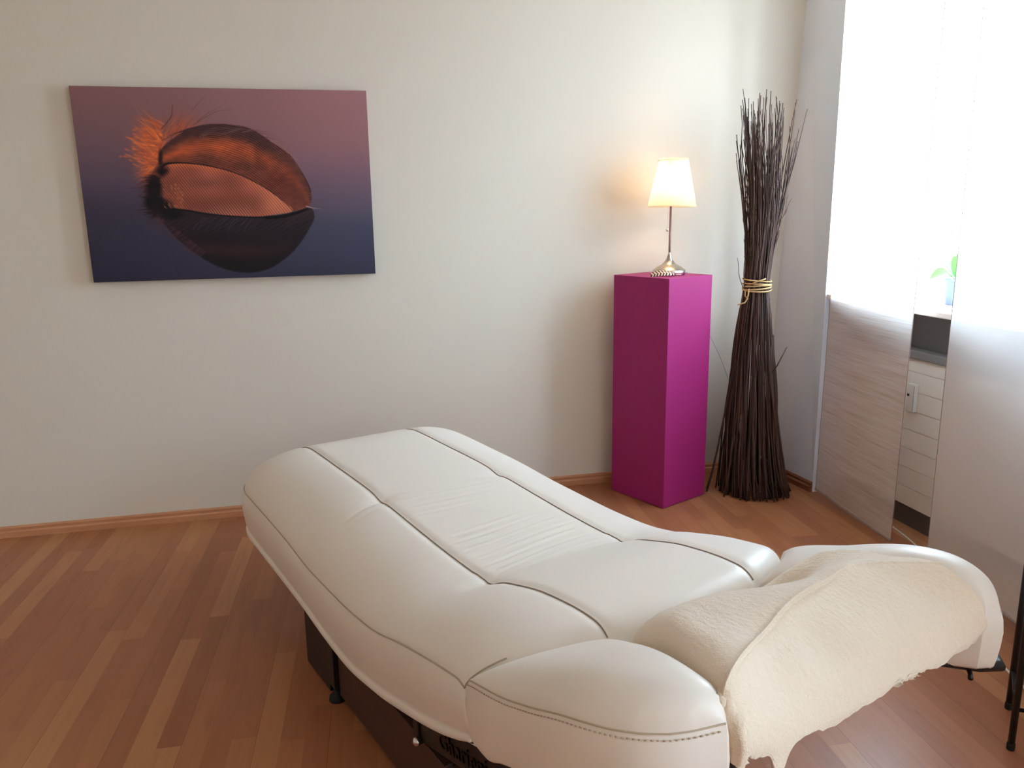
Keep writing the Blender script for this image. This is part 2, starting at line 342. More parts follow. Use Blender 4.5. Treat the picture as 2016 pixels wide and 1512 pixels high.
zt = sp([-.06, .05, .21, .39, .60, .72, .86, 1.0, 1.14, 1.27, 1.36, 1.46, 1.60, 1.73, 1.84], [.560, .564, .567, .565, .563, .558, .550, .542, .535, .532, .540, .570, .604, .616, .611])
zc = sp([-.06, .26, .54, .82, 1.03, 1.21, 1.39, 1.59, 1.70, 1.85], [.446, .436, .424, .402, .404, .419, .462, .503, .520, .53])
zb = sp([-.06, .05, .28, .69, .90, 1.03, 1.22, 1.43, 1.56, 1.64, 1.70, 1.85], [.292, .276, .266, .248, .229, .224, .248, .298, .338, .371, .400, .43])
S0, RS, RV, PP = -.065, .24, .28, 2.5
def sj(v): return 1.83 - .145 * (np.abs(v) / .46) ** 2.6
def halfw(s):
    dx = np.clip(1 - (s - S0) / RS, 0, 1); return .455 - RV + RV * (1 - dx ** PP) ** (1 / PP)
def top_z(s, v, groove=True):
    av = np.where(v > 0, np.abs(v) * .455 / .475, np.abs(v))
    dx = np.clip(1 - (s - S0) / RS, 0, 1); dy = np.clip((av - (.455 - RV)) / RV, 0, 1)
    q = np.clip((dx ** PP + dy ** PP) ** (1 / PP), 0, 1); g = (1 - q ** 2.3) ** .62
    z = zc(s) + (zt(s) - zc(s)) * g
    # slack between the two long seams, puff outside them
    z = z + .006 * np.cos(np.clip(v / .21, -1, 1) * PI / 2) * sm((s - .1) / .2) * sm((1.8 - s) / .2)
    if groove: z = z - .0050 * np.exp(-((np.abs(v) - .21) / .013) ** 2) * sm((s + .02) / .1)
    # pulled-in tufts where the seams kink
    for s_, k_ in ((.745, .0075), (1.375, .008)):
        z = z - k_ * np.exp(-((s - s_) / .035) ** 2) * (np.exp(-((np.abs(v) - .21) / .05) ** 2) + .10 * np.exp(-(v / .3) ** 4))
    # crease fans running outward and across from the kinks
    for s_, a_ in ((.76, .0022), (.795, .0012)):
        c = s_ + .30 * np.clip(np.abs(v) - .21, 0, 1) ** 1.2; z = z - a_ * np.exp(-((s - c) / .010) ** 2) * sm((np.abs(v) - .19) / .04) * sm((.42 - np.abs(v)) / .15)
    for s_, a_ in ((1.36, .0022), (1.33, .0018), (1.29, .0013)):
        c = s_ - .25 * np.clip(np.abs(v) - .21, 0, 1); z = z - a_ * np.exp(-((s - c) / .011) ** 2) * sm((np.abs(v) - .17) / .06) * sm((.42 - np.abs(v)) / .18)
    # cross wrinkles in the middle panel
    inn = sm((.21 - np.abs(v)) / .07)
    env = sm((s - .74) / .04) * sm((1.02 - s) / .12) * .8 + sm((s - 1.03) / .07) * sm((1.40 - s) / .07) * 1.25
    ph = 2 * PI * (s + .018 * np.sin(v * 9 + s * 5)) / .032
    wr_ = np.sin(ph) * (.6 + .4 * np.sin(v * 14 + s * 31)) + .5 * np.sin(ph * 1.63 + v * 8 + 1)
    z = z + .0011 * wr_ * inn * env
    # rolls down into the joint with the head section
    e = np.clip(1 - (sj(v) - s) / .06, 0, 1); z = z - .045 * (1 - np.sqrt(np.clip(1 - e ** 2.2, 0, 1)))
    return z
NS, NT = 330, 141
sig = np.concatenate([1 - np.cos(np.linspace(0, PI / 2, 60, endpoint=False)), np.linspace(1, 7.5, NS - 60)]); sig = sig / sig[-1]
sig = np.sort(sig); tt = np.linspace(-1, 1, NT); tt = np.sign(tt) * (1 - (1 - np.abs(tt)) ** 1.25)
st = S0 + (1.83 - S0) * sig
SG, TG = np.meshgrid(st, tt, indexing='ij')
VG = TG * halfw(SG) * np.where(TG > 0, .475 / .455, 1.0)
SS = SG - (1.83 - sj(VG)) * sm((SG - 1.0) / .83)
ZG = top_z(SS, VG)
TOP = np.stack([SS, VG, ZG], -1)

def pad(name, TOP, zbf, m, parent, rows, lip=True, centre=None):
    """closed cushion: dense top sheet, wrapped sides and an underside"""
    n, k = TOP.shape[:2]; mb = MB()
    mb.grid(TOP)
    idx = [(i, 0) for i in range(n)] + [(n - 1, j) for j in range(1, k)] + [(i, k - 1) for i in range(n - 2, -1, -1)] + [(0, j) for j in range(k - 2, 0, -1)]
    B = np.array([TOP[i, j] for i, j in idx]); L = len(B)
    nx = np.roll(B, -3, 0) - np.roll(B, 3, 0); nx = nx[:, :2]; nrm = np.stack([nx[:, 1], -nx[:, 0]], -1)
    for _ in range(8): nrm = (np.roll(nrm, 1, 0) + nrm + np.roll(nrm, -1, 0)) / 3
    nrm /= np.linalg.norm(nrm, axis=1)[:, None] + 1e-9
    c = B[:, :2].mean(0) if centre is None else np.array(centre)
    if ((B[:, :2] - c) * nrm).sum() < 0: nrm = -nrm
    zz = zbf(B[:, 0]); base = len(mb.v); R = []
    for t, o in rows:
        p = B.copy(); p[:, :2] += nrm * o; p[:, 2] = B[:, 2] + (zz - B[:, 2]) * t; R.append(p)
    R = np.array(R); mb.v += [tuple(map(float, p)) for p in R.reshape(-1, 3)]
    ti = [i * k + j for i, j in idx]
    for a in range(L):
        b = (a + 1) % L
        mb.f.append((ti[a], ti[b], base + b, base + a))
        for r in range(len(rows) - 1): mb.f.append((base + r * L + a, base + r * L + b, base + (r + 1) * L + b, base + (r + 1) * L + a))
    mb.f.append(tuple(base + (len(rows) - 1) * L + a for a in range(L)))
    return mb.build(name, m, parent)
rows = [(.03, .003), (.08, .0065), (.2, .011), (.4, .013), (.6, .009), (.78, .004), (.845, .001), (.855, .004), (.90, .0075), (.95, .0065), (.985, .002), (1., -.004), (1.0, -.02)]
mattress = pad('mattress', TOP, zb, MAT['leather'], couch, rows)
# long seams
for side in (-1, 1):
    s = np.linspace(.015, 1.80, 220); v = np.full_like(s, .21 * side)
    z = top_z(s, v) + .0012; a = MB().tube(list(zip(s, v, z)), .0017, 6)
    a.build('seam', MAT['seam'], mattress)
# edge seam round the mattress (foot end and both sides)
edge = [TOP[NS - 4, j] for j in range(15, 0, -2)] + [TOP[i, 0] for i in range(NS - 4, 0, -4)] + [TOP[0, j] for j in range(0, NT, 5)] + [TOP[i, -1] for i in range(1, NS - 6, 4)] + [TOP[NS - 6, j] for j in range(NT - 1, NT - 16, -3)]
MB().tube([(p[0], p[1] * 1.004, p[2] + .001) for p in edge], .0017, 6).build('edge_piping', MAT['piping'], mattress)

# head section: two arm cushions
def arm(side, outer, inner, nz, zi, bulge, name='arm_cushion'):
    na, nb = 90, 60
    fo_s = sp(np.linspace(0, 1, len(outer)), [o[0] for o in outer]); fo_v = sp(np.linspace(0, 1, len(outer)), [o[1] for o in outer]); fo_z = sp([o[0] for o in nz], [o[1] for o in nz])
    fi_s = sp(np.linspace(0, 1, len(inner)), [o[0] for o in inner]); fi_v = sp(np.linspace(0, 1, len(inner)), [o[1] for o in inner]); fi_z = sp([o[0] for o in zi], [o[1] for o in zi])
    a = np.linspace(0, 1, na); a = .5 - .5 * np.cos(a * PI); b = np.linspace(0, 1, nb); b = .5 - .5 * np.cos(b * PI)
    Ag, Bg = np.meshgrid(a, b, indexing='ij')
    so, vo, si, vi = fo_s(Ag), fo_v(Ag), fi_s(Ag), fi_v(Ag)
    s = si + (so - si) * Bg; v = vi + (vo - vi) * Bg
    # the end against the mattress follows the joint line
    k = sm(1 - Ag * 3); s = s + (sj(v) + .004 - s) * (1 - np.clip(Ag * 4, 0, 1)) ** 2
    zo, zi_ = fo_z(so), fi_z(si); z = zi_ + (zo - zi_) * Bg
    f = (1 - np.abs(2 * Bg - 1) ** 2.6) ** .62 * (1 - np.abs(2 * Ag - 1) ** 2.4) ** .60
    z = z + bulge * f
    # pucker pleats above the outer seam
    if name:
        pl = np.exp(-((Bg - .93) / .06) ** 2) * sm((Ag - .5) / .15) * sm((.93 - Ag) / .1); z = z + .0012 * pl * np.sin(so * 2 * PI / .021 + 2 * np.sin(so * 40))
    T = np.stack([s, v * side, z], -1)
    zbf = sp([1.66, 1.70, 1.75, 1.82, 2.0, 2.2, 2.3], [.404, .404, .404, .434, .486, .518, .525])
    o = pad(name, T, zbf, MAT['leather'], couch, [(.04, .002), (.12, .005), (.35, .008), (.6, .006), (.85, .002), (.96, -.001), (1., -.005), (1., -.009)], centre=(T[:, :, 0].mean(), T[:, :, 1].mean()))
    pip = [T[i, -1] for i in range(1, na, 2)]
    MB().tube([(p[0], p[1] + side * .0005, p[2] + .001) for p in pip], .0016, 6).build('piping', MAT['piping'], o)
    # stitches just under the seam
    stc = MB(); L = np.array([T[i, -1] for i in range(na)]); dist = np.concatenate([[0], np.cumsum(np.linalg.norm(np.diff(L, axis=0), axis=1))])
    d = .01
    while d < dist[-1] - .01:
        q = [np.array([np.interp(x, dist, L[:, c]) for c in range(3)]) for x in (d, d + .0045)]
        tg = (q[1] - q[0]); nn = np.array([tg[1], -tg[0], 0]); nn /= np.linalg.norm(nn) + 1e-9
        if nn[1] * side < 0: nn = -nn
        pp = [tuple(x + nn * .0042 + np.array([0, 0, -.0075])) for x in q]; stc.tube(pp, .0012, 5); d += .0088
    stc.build('stitching', MAT['stitch'], o)
    return o
armL = arm(-1, [(1.690, .458), (1.80, .466), (1.90, .466), (2.00, .457), (2.09, .425), (2.15, .375), (2.185, .315)],
    [(1.835, .200), (1.90, .212), (1.97, .228), (2.04, .250), (2.10, .268), (2.14, .280), (2.165, .292)],
    [(1.69, .528), (1.80, .562), (1.90, .598), (2.0, .632), (2.09, .648), (2.15, .660), (2.185, .672)], [(1.835, .585), (1.95, .625), (2.06, .655), (2.165, .672)], .062)
armR = arm(1, [(1.700, .478), (1.83, .490), (1.94, .492), (2.05, .488), (2.13, .474), (2.19, .445), (2.222, .405)],
    [(1.825, .215), (1.90, .235), (1.97, .262), (2.04, .290), (2.11, .325), (2.16, .350), (2.205, .375)],
    [(1.70, .540), (1.83, .575), (1.94, .605), (2.05, .630), (2.13, .640), (2.19, .640), (2.222, .640)], [(1.825, .585), (1.95, .625), (2.06, .660), (2.205, .660)], .070)

# head rest under the towel and the terry towel itself share one draped form
VC = np.array([-.30, -.15, 0., .15, .29, .40])
# rows: back edge, rise, crown, fold, flap, flap, lower hem ; per column (s, v, z)
CT = np.array([  # first column hangs down beside the arm cushion

 [(1.836, -.185, .560), (1.830, -.10, .568), (1.828, -.01, .570), (1.828, .10, .570), (1.828, .21, .570), (1.832, .30, .575)],
 [(1.862, -.195, .622), (1.868, -.11, .650), (1.872, -.01, .648), (1.872, .11, .634), (1.872, .22, .648), (1.880, .30, .655)],
 [(1.945, -.215, .672), (1.930, -.12, .690), (1.930, -.01, .686), (1.930, .12, .664), (1.935, .23, .680), (1.950, .315, .692)],
 [(2.060, -.255, .694), (2.020, -.14, .712), (1.995, -.02, .712), (1.985, .10, .703), (1.990, .22, .702), (2.050, .345, .712)],
 [(2.163, -.296, .708), (2.108, -.15, .720), (2.066, -.02, .722), (2.046, .10, .720), (2.040, .225, .716), (2.135, .385, .712)],
 [(2.192, -.302, .680), (2.150, -.155, .690), (2.120, -.02, .694), (2.110, .105, .692), (2.115, .24, .690), (2.180, .385, .688)],
 [(2.208, -.300, .655), (2.190, -.155, .650), (2.178, -.02, .652), (2.172, .11, .652), (2.180, .25, .652), (2.205, .392, .655)],
 [(2.212, -.292, .630), (2.206, -.16, .612), (2.204, -.03, .608), (2.202, .11, .606), (2.206, .25, .602), (2.214, .400, .620)],
 [(2.206, -.288, .622), (2.208, -.165, .596), (2.207, -.035, .592), (2.206, .11, .590), (2.208, .25, .586), (2.212, .402, .608)]])
def drape(nr, nc):
    r0 = np.linspace(0, 1, CT.shape[0]); c0 = np.concatenate([[0], np.linspace(.10, 1, CT.shape[1] - 1)]); r1 = np.linspace(0, 1, nr); c1 = np.linspace(0, 1, nc)
    A = np.zeros((CT.shape[0], nc, 3))
    for i in range(CT.shape[0]):
        for k in range(3): A[i, :, k] = catmull(c0, CT[i, :, k], c1)
    Bm = np.zeros((nr, nc, 3))
    for j in range(nc):
        for k in range(3): Bm[:, j, k] = catmull(r0, A[:, j, k], r1)
    return Bm
def catmull(xs, ys, x):
    m = np.gradient(ys, xs); k = np.clip(np.searchsorted(xs, x, side='right') - 1, 0, len(xs) - 2); h = xs[k + 1] - xs[k]; t = (x - xs[k]) / h
    return ((2 * t**3 - 3 * t**2 + 1) * ys[k] + (t**3 - 2 * t**2 + t) * h * m[k] + (-2 * t**3 + 3 * t**2) * ys[k + 1] + (t**3 - t**2) * h * m[k + 1])
NR, NC = 240, 300
_c = CT[:, :1].copy(); _c[:, 0, 1] -= .006; _c[:, 0, 2] -= np.array([.02, .055, .075, .08, .08, .07, .05, .03, .02]); _c[:, 0, 0] -= .004; CT = np.concatenate([_c, CT], 1)
D = drape(NR, NC)
DIP = (1.935, .135, .085)
def dip(Dm, amt=.042):
    g = np.exp(-(((Dm[:, :, 0] - 1.920) / .055) ** 2 + ((Dm[:, :, 1] - .16) / .080) ** 2)); Dm[:, :, 2] -= amt * g; return Dm
D = dip(D)
# head rest body: same form pulled inward, closed below
H = dip(drape(60, 70)); cen = np.array([2.0, .03]); H[:, :, 0] = cen[0] + (H[:, :, 0] - cen[0]) * .93; H[:, :, 1] = cen[1] + (H[:, :, 1] - cen[1]) * .93; H[:, :, 2] -= .014
H = H[:42]
pad('headrest', H, sp([1.8, 2.0, 2.12, 2.3], [.52, .56, .61, .62]), MAT['leather'], couch, [(.1, .0), (.5, .0), (.9, -.002), (1., -.01)], centre=(2.0, .03))
# towel
rng = np.random.default_rng(4)
def vnoise(shape, cells, seed):
    r = np.random.default_rng(seed); g = r.random((cells[0] + 2, cells[1] + 2)) * 2 - 1
    y = np.linspace(0, cells[0], shape[0]); x = np.linspace(0, cells[1], shape[1]); yi = y.astype(int); xi = x.astype(int)
    fy = sm(y - yi)[:, None]; fx = sm(x - xi)[None, :]
    a = g[np.ix_(yi, xi)]; b = g[np.ix_(yi, xi + 1)]; c = g[np.ix_(yi + 1, xi)]; d = g[np.ix_(yi + 1, xi + 1)]
    return (a * (1 - fx) + b * fx) * (1 - fy) + (c * (1 - fx) + d * fx) * fy
rr = np.linspace(0, 1, NR)[:, None]; cc = np.linspace(0, 1, NC)[None, :]
n1 = vnoise((NR, NC), (6, 9), 1) * .0035 + vnoise((NR, NC), (60, 130), 2) * .0005
D[:, :, 2] += n1 * sm(rr / .08)
D[:, :, 0] += n1 * .6 * sm((rr - .5) / .1)
# crisp fold line of the turned-over layer, running along the crown
fold = np.exp(-((rr - .5) / .006) ** 2); D[:, :, 2] += .0060 * fold * (1 - .7 * sm((cc - .62) / .2))
step = sm((rr - .503) / .006) * sm((.80 - cc) / .2) * sm((.72 - rr) / .2); D[:, :, 0] -= .007 * step; D[:, :, 2] -= .007 * step
# uneven lower hem: small points and one hanging tip near the left corner
hem = sm((rr - .86) / .14)
ed = .006 * vnoise((1, NC), (1, 26), 7)[0] + .004 * vnoise((1, NC), (1, 60), 8)[0]
tip = .046 * np.exp(-((cc[0] - .212) / .022) ** 2) + .010 * np.exp(-((cc[0] - .17) / .06) ** 2)
D[:, :, 2] -= hem * (tip - ed)[None, :]
towel_mb = MB(); towel_mb.grid(D)
towel = towel_mb.build('towel', MAT['terry'], None)
towel.location = couch.location; towel.rotation_euler = couch.rotation_euler
so = towel.modifiers.new('thick', 'SOLIDIFY'); so.thickness = .009; so.offset = -1
tag(towel, 'folded cream terry towel draped over the headrest of the treatment couch', 'towel')

# base: panels, legs, rails
def part(mb, name, m, par=couch, bevel=.002, smooth=False): return mb.build(name, m, par, smooth=smooth, bevel=bevel)
part(MB().box(.60, .80, -.425, -.40, .012, .262), 'end_board', MAT['rail'])
part(MB().box(.60, .80, .40, .425, .012, .262), 'end_board', MAT['rail'])
part(MB().box(.60, .622, -.40, .40, .03, .23), 'cross_board', MAT['rail'])
part(MB().box(.86, 1.50, -.418, -.395, .03, .205), 'side_board', MAT['walnut'])
part(MB().box(.86, 1.50, .33, .353, .03, .205), 'side_board', MAT['walnut'])
part(MB().box(.86, 1.50, -.395, .33, .175, .195), 'base_shelf', MAT['walnut'])
part(MB().box(1.478, 1.50, -.395, .33, .03, .174), 'end_panel', MAT['walnut'])
for s_, v_ in ((.83, -.415), (.83, .415), (1.53, -.36), (1.53, .31)):
    l = part(MB().box(s_ - .022, s_ + .022, v_ - .015, v_ + .015, .045, .235), 'leg', MAT['black'])
    part(MB().lathe([(.011, .034), (.012, .015), (.024, .012), (.026, 0.0)], 20, (s_, v_, 0)), 'foot', MAT['rubber'], l, 0, True)
def slant(s0, s1, v0, v1, b0, b1, h):      # rail rising toward the head
    mb = MB(); vs = [(s, v, z) for (s, zb_) in ((s0, b0), (s1, b1)) for v in (v0, v1) for z in (zb_, zb_ + h)]
    return mb.add(vs, [(0, 1, 3, 2), (4, 6, 7, 5), (0, 4, 5, 1), (2, 3, 7, 6), (0, 2, 6, 4), (1, 5, 7, 3)])
railL = part(slant(1.385, 2.06, -.424, -.402, .206, .385, .088), 'side_rail', MAT['rail'])
railR = part(slant(1.385, 1.88, .402, .424, .206, .337, .088), 'side_rail', MAT['rail'])
part(slant(1.36, 2.02, -.408, -.392, .262, .44, .04), 'lift_arm', MAT['black'])
part(MB().box(1.372, 1.398, -.43, -.40, .20, .285), 'rail_bracket', MAT['black'])
part(MB().box(1.84, 1.87, -.40, .40, .37, .405), 'cross_rail', MAT['black'])
part(slant(2.04, 2.09, -.27, -.150, .30, .31, .225), 'headrest_post', MAT['black'])
bolt = MB().lathe([(.0, .0), (.011, .001), (.012, .006), (.009, .012), (.004, .016), (.0, .017)], 20, cap=False)
def bolt_at(s_, v_, z_, k=1.0):
    o = MB().lathe([(.0005, .0), (.011 * k, .001), (.012 * k, .006 * k), (.009 * k, .012 * k), (.0005, .016 * k)], 20).build('bolt', MAT['chrome'], railL)
    o.location = (s_, v_, z_); o.rotation_euler = (PI / 2, 0, 0); return o
bolt_at(1.402, -.431, .216, .95); bolt_at(1.735, -.425, .352, .5); bolt_at(1.79, -.425, .338, .6)
# raised lettering on the rail
cu = bpy.data.curves.new('lettering', 'FONT'); cu.body = 'Gharieni'; cu.size = .058; cu.extrude = .0012; cu.shear = .12; cu.align_x = 'LEFT'; cu.space_character = 1.05
tob = bpy.data.objects.new('lettering_curve', cu); C.objects.link(tob)
bpy.context.view_layer.update()
me = bpy.data.meshes.new_from_object(tob.evaluated_get(bpy.context.evaluated_depsgraph_get())); bpy.data.objects.remove(tob)
lt = bpy.data.objects.new('lettering', me); C.objects.link(lt); me.materials.clear(); me.materials.append(MAT['letter']); lt.parent = railL
ang = math.atan2(.385 - .206, 2.06 - 1.385)
lt.matrix_local = Matrix.Translation((1.495, -.4262, .254)) @ Matrix.Rotation(-ang, 4, 'Y') @ Matrix.Rotation(PI / 2, 4, 'X')
# head carrier: black bar under the right cushion with a small lever
part(MB().tube([(1.95, -.25, .500), (1.99, 0, .510), (2.03, .18, .515), (2.10, .30, .520), (2.15, .355, .518), (2.195, .405, .512), (2.213, .45, .506), (2.19, .478, .504), (2.12, .485, .494), (2.0, .482, .464), (1.85, .475, .424)], .011, 10), 'carrier_bar', MAT['black'], couch, 0, True)
part(MB().tube([(2.180, .392, .510), (2.192, .380, .502), (2.198, .370, .499)], [.006, .0045, .005], 8), 'lever', MAT['black'], couch, 0, True)
part(MB().box(1.86, 2.02, -.22, .28, .497, .515), 'carrier_plate', MAT['black'])

# ------------------------------------------------------------------ magenta pedestal
pa = .44; ped = (1.5350, 3.5310)
def T2(c, a): return Matrix.Translation((c[0], c[1], 0)) @ Matrix.Rotation(a, 4, 'Z')
pedestal = MB().box(-.1515, .1515, -.1725, .1725, 0.003, 1.090).build('pedestal', MAT['magenta'], None, smooth=False, bevel=.0015)
pedestal.rotation_euler = (0, 0, pa)
pedestal.location = (ped[0], ped[1], 0)
tag(pedestal, 'tall square magenta pedestal column standing on the floor in the corner', 'pedestal')

# ------------------------------------------------------------------ table lamp
lx, ly, lz = 1.561, 3.518, 1.0905
lamp = empty('table_lamp', (lx, ly, lz)); tag(lamp, 'lit table lamp with white tapered shade and nickel stem on the magenta pedestal', 'lamp')
MB().lathe([(.072, 0), (.0765, .002), (.0775, .020), (.075, .024), (.066, .030), (.060, .036), (.056, .038), (.044, .045), (.040, .046), (.030, .053), (.019, .066), (.013, .076), (.0125, .080), (.009, .092), (.0058, .100), (.0055, .104)], 48).build('base', MAT['nickel'], lamp)
MB().lathe([(.0052, .10), (.0052, .345), (.0075, .346), (.0075, .352), (.010, .354), (.0150, .358), (.0160, .37), (.0160, .392), (.012, .397)], 20).build('stem', MAT['nickel'], lamp)
sh = MB(); n = 160
prof = [(.1105, .313), (.1115, .3135), (.1118, .320), (.1100, .3205), (.0655, .527), (.0660, .5275), (.0655, .531), (.0645, .531), (.0640, .5275), (.1085, .3205), (.1095, .3135)]
vs = []
for k, (r_, z_) in enumerate(prof):
    for j in range(n):
        rp = r_ + (.0006 * math.cos(j * PI) if k in (3, 4, 8, 9) else 0); vs.append((rp * math.cos(2 * PI * j / n), rp * math.sin(2 * PI * j / n), z_))
sh.add(vs, [(i * n + j, i * n + (j + 1) % n, ((i + 1) % len(prof)) * n + (j + 1) % n, ((i + 1) % len(prof)) * n + j) for i in range(len(prof)) for j in range(n)])
shd = sh.build('lamp_shade', MAT['shade'], lamp); shd.rotation_euler = (math.radians(-1.0), math.radians(1.5), 0)
ring = MB(); ring.tube([(0.064 * math.cos(t), .064 * math.sin(t), .522) for t in np.linspace(0, 2 * PI, 30)], .0012, 5)
for t in (0, 2.094, 4.189): ring.tube([(.064 * math.cos(t), .064 * math.sin(t), .522), (.016 * math.cos(t), .016 * math.sin(t), .392)], .0011, 5)
ring.build('shade_carrier', MAT['nickel'], lamp)
MB().lathe([(.0005, .462), (.010, .458), (.018, .446), (.0205, .432), (.017, .416), (.011, .404), (.010, .396)], 24).build('bulb', MAT['bulb'], lamp)
ch = MB(); cx, cy = -.016, -.006
for i in range(34): ch.lathe([(.0003, -.0013), (.0012, -.0006), (.0012, .0006), (.0003, .0013)], 6, (cx, cy, .335 - i * .0036))
c_ = ch.build('pull_chain', MAT['nickel'], lamp)
MB().lathe([(.0003, -.007), (.004, -.0058), (.0065, -.002), (.0065, .002), (.004, .0058), (.0012, .008)], 16, (cx, cy, .208)).build('pull_knob', MAT['nickel'], c_)
pl = bpy.data.lights.new('bulb_light', 'POINT'); pl.energy = LAMP_POWER; pl.color = (1.0, .68, .38); pl.shadow_soft_size = .040
po = bpy.data.objects.new('bulb_light', pl); C.objects.link(po); po.parent = lamp; po.location = (0, 0, .425)
c_.location.z = 0
# lamp cord down the back of the pedestal to the wall
def path(pts, n=40):
    pts = np.array(pts, float); x = np.arange(len(pts)); xx = np.linspace(0, len(pts) - 1, n)
    return [tuple(catmull(x, pts[:, k], xx[i:i + 1])[0] for k in range(3)) for i in range(n)]
cord = MB().tube(path([(lx + .068, ly + .035, 1.0955), (lx + .09, ly + .05, 1.0955), (1.686, 3.60, 1.0955), (1.700, 3.614, 1.080), (1.712, 3.622, 1.0), (1.76, 3.635, .92), (1.86, 3.66, .76), (1.96, 3.68, .58), (2.03, 3.72, .42), (2.06, 3.735, .30)]), .0025, 8).build('lamp_cord', MAT['white_cable'], lamp)
cord.matrix_parent_inverse = Matrix.Translation((-lx, -ly, -lz))

# ------------------------------------------------------------------ striped feather leaning on the lamp foot
def feather_mat():
    m = mat('striped_feather', srgb(220, 190, 170), 0.7); b = NB(m); P = b.N['Principled BSDF']; v, s = b.obj()
    w = b.math('SINE', b.math('ADD', b.math('MULTIPLY', s[0], 560.0), b.math('MULTIPLY', b.math('ABSOLUTE', s[1]), 260.0)))
    w = b.math('MULTIPLY', b.math('GREATER_THAN', w, 0.05), b.math('LESS_THAN', s[0], .066))
    b.L.new(b.mix(w, srgb(222, 192, 168), srgb(44, 18, 14)), P.inputs['Base Color']); return m
fm = feather_mat(); feather = empty('feather', (1.494, 3.436, 1.0925)); feather.rotation_euler = (math.radians(42), 0, math.radians(-13)); feather.scale = (1.22, 1.22, 1.22)
tag(feather, 'small brown and white striped feather lying against the lamp foot', 'feather')
u_ = np.linspace(0, 1, 40); w_ = np.linspace(-1, 1, 13); FU, FW = np.meshgrid(u_, w_, indexing='ij')
wid = .0145 * np.sqrt(np.clip(np.sin(PI * np.clip(FU * .95 + .05, 0, 1) ** .75), 0, 1)) * (1 - .55 * sm((FU - .7) / .3))
Fp = np.stack([-.048 + .100 * FU, FW * wid + .004, .012 * np.sin(PI * FU) + .003 * (1 - FW ** 2)], -1)
vn = MB().grid(Fp).build('vane', fm, feather); md = vn.modifiers.new('t', 'SOLIDIFY'); md.thickness = .0006
MB().tube([(-.048 + .118 * t, .004, .012 * math.sin(PI * min(t * 1.18, 1)) + .0035 - .002 * t) for t in np.linspace(0, 1, 20)], [.0005 + .0006 * t for t in np.linspace(0, 1, 20)], 6).build('quill', mat('quill', srgb(236, 214, 190), .5, var=(50, .05)), feather)

# ------------------------------------------------------------------ bundle of twigs
random.seed(11)
bl = (2.0, 3.44)
bundle = empty('twig_bundle', (bl[0], bl[1], 0)); tag(bundle, 'tall bundle of dark brown twigs tied with jute cord beside the magenta pedestal', 'twig bundle')
LA = (0.975, -0.223); DA = (0.223, 0.975)
def bp(l, d, z): return (LA[0] * l + DA[0] * d, LA[1] * l + DA[1] * d, z)
zk = [0, .10, .22, .44, .69, .90, 1.04, 1.20, 1.35, 1.64, 1.95]
rf = sp(zk, [.172, .150, .138, .122, .098, .076, .058, .060, .068, .082, .100])
cf = sp(zk, [.018, .0, -.006, -.012, -.018, -.020, -.020, -.015, -.014, -.030, -.046])
def twig_pts(phi, rho, zt_, kick=0., splay=1.0, wob=.004, n=24, base_r=None):
    pts = []; ph = phi; tw = random.uniform(-.5, .5); a1, a2 = random.uniform(0, 6), random.uniform(0, 6); bulg = random.gauss(0, 1)
    for i in range(n):
        t = i / (n - 1); z = zt_ * t
        if i == 0: z = .003
        r = rho * float(rf(z)); 
        if z < .9: r *= 1 + (splay - 1) * (1 - z / .9) ** 1.5
        a = ph + tw * (t - .5)
        w = wob * min(1, z * 3) * (0.4 + abs(z - 1.04) * 1.3) * (1.35 if z > 1.1 else 1)
        l = float(cf(z)) + r * math.cos(a) + w * (math.sin(z * 9 + a1) + (.4 * math.sin(z * 17 + a2) if z > 1.1 else 0)) + kick * max(0, z - 1.05) ** 1.25
        d = r * math.sin(a) * .95 + w * math.sin(z * 7 + a2)
        pts.append(bp(l, d, z))
    return pts
def side_twig(mb, pts, i0, ln, dl, dd, r):
    p = Vector(pts[i0]); L_ = Vector((LA[0], LA[1], 0)); D_ = Vector((DA[0], DA[1], 0)); out = []
    for k in range(7):
        t = k / 6; out.append(p + Vector((0, 0, ln * t)) + L_ * dl * (t ** .8) + D_ * dd * t + L_ * .004 * math.sin(t * 7 + i0))
    mb.tube(out, [r * (1 - .6 * k / 6) for k in range(7)], 5)
extra = MB(); NTW = 150
for i in range(NTW):
    right = i % 15 == 4; left = i % 22 == 9
    rho = math.sqrt(random.random()); phi = random.uniform(0, 2 * PI)
    if i % 2: rho = random.uniform(.86, 1.0); phi = random.uniform(-PI * 1.02, PI * .02)
    ztp = random.triangular(1.45, 1.93, 1.86); kick = random.gauss(0, .018)
    if right: phi = random.uniform(-.9, .3); rho = random.uniform(.7, 1.); kick = random.uniform(.10, .19); ztp = random.uniform(1.66, 1.87)
    if left: phi = random.uniform(2.6, 3.6); rho = .98; kick = random.uniform(-.06, -.01); ztp = random.uniform(1.5, 1.86)
    rr_ = random.uniform(.0030, .0046)
    pts = twig_pts(phi, rho, ztp, kick, random.choice([1, 1, 1.05, 1.12, .9]), random.uniform(.002, .007))
    rad = [rr_ * (1.15 - .75 * (k / 23) ** 1.3) for k in range(24)]
    mb = MB() if i < 96 else extra
    mb.tube(pts, rad, 6)
    if random.random() < .6:
        for _ in range(random.choice([1, 1, 2])):
            i0 = random.randint(14, 20); zz = pts[i0][2]; ln = min(random.uniform(.08, .26), 1.92 - zz)
            if ln > .04: side_twig(mb, pts, i0, ln, random.uniform(-.035, .035) + (.02 if right else 0), random.uniform(-.03, .03), rad[i0] * .9)
    if i < 96: mb.build('twig', MAT['bark'], bundle)
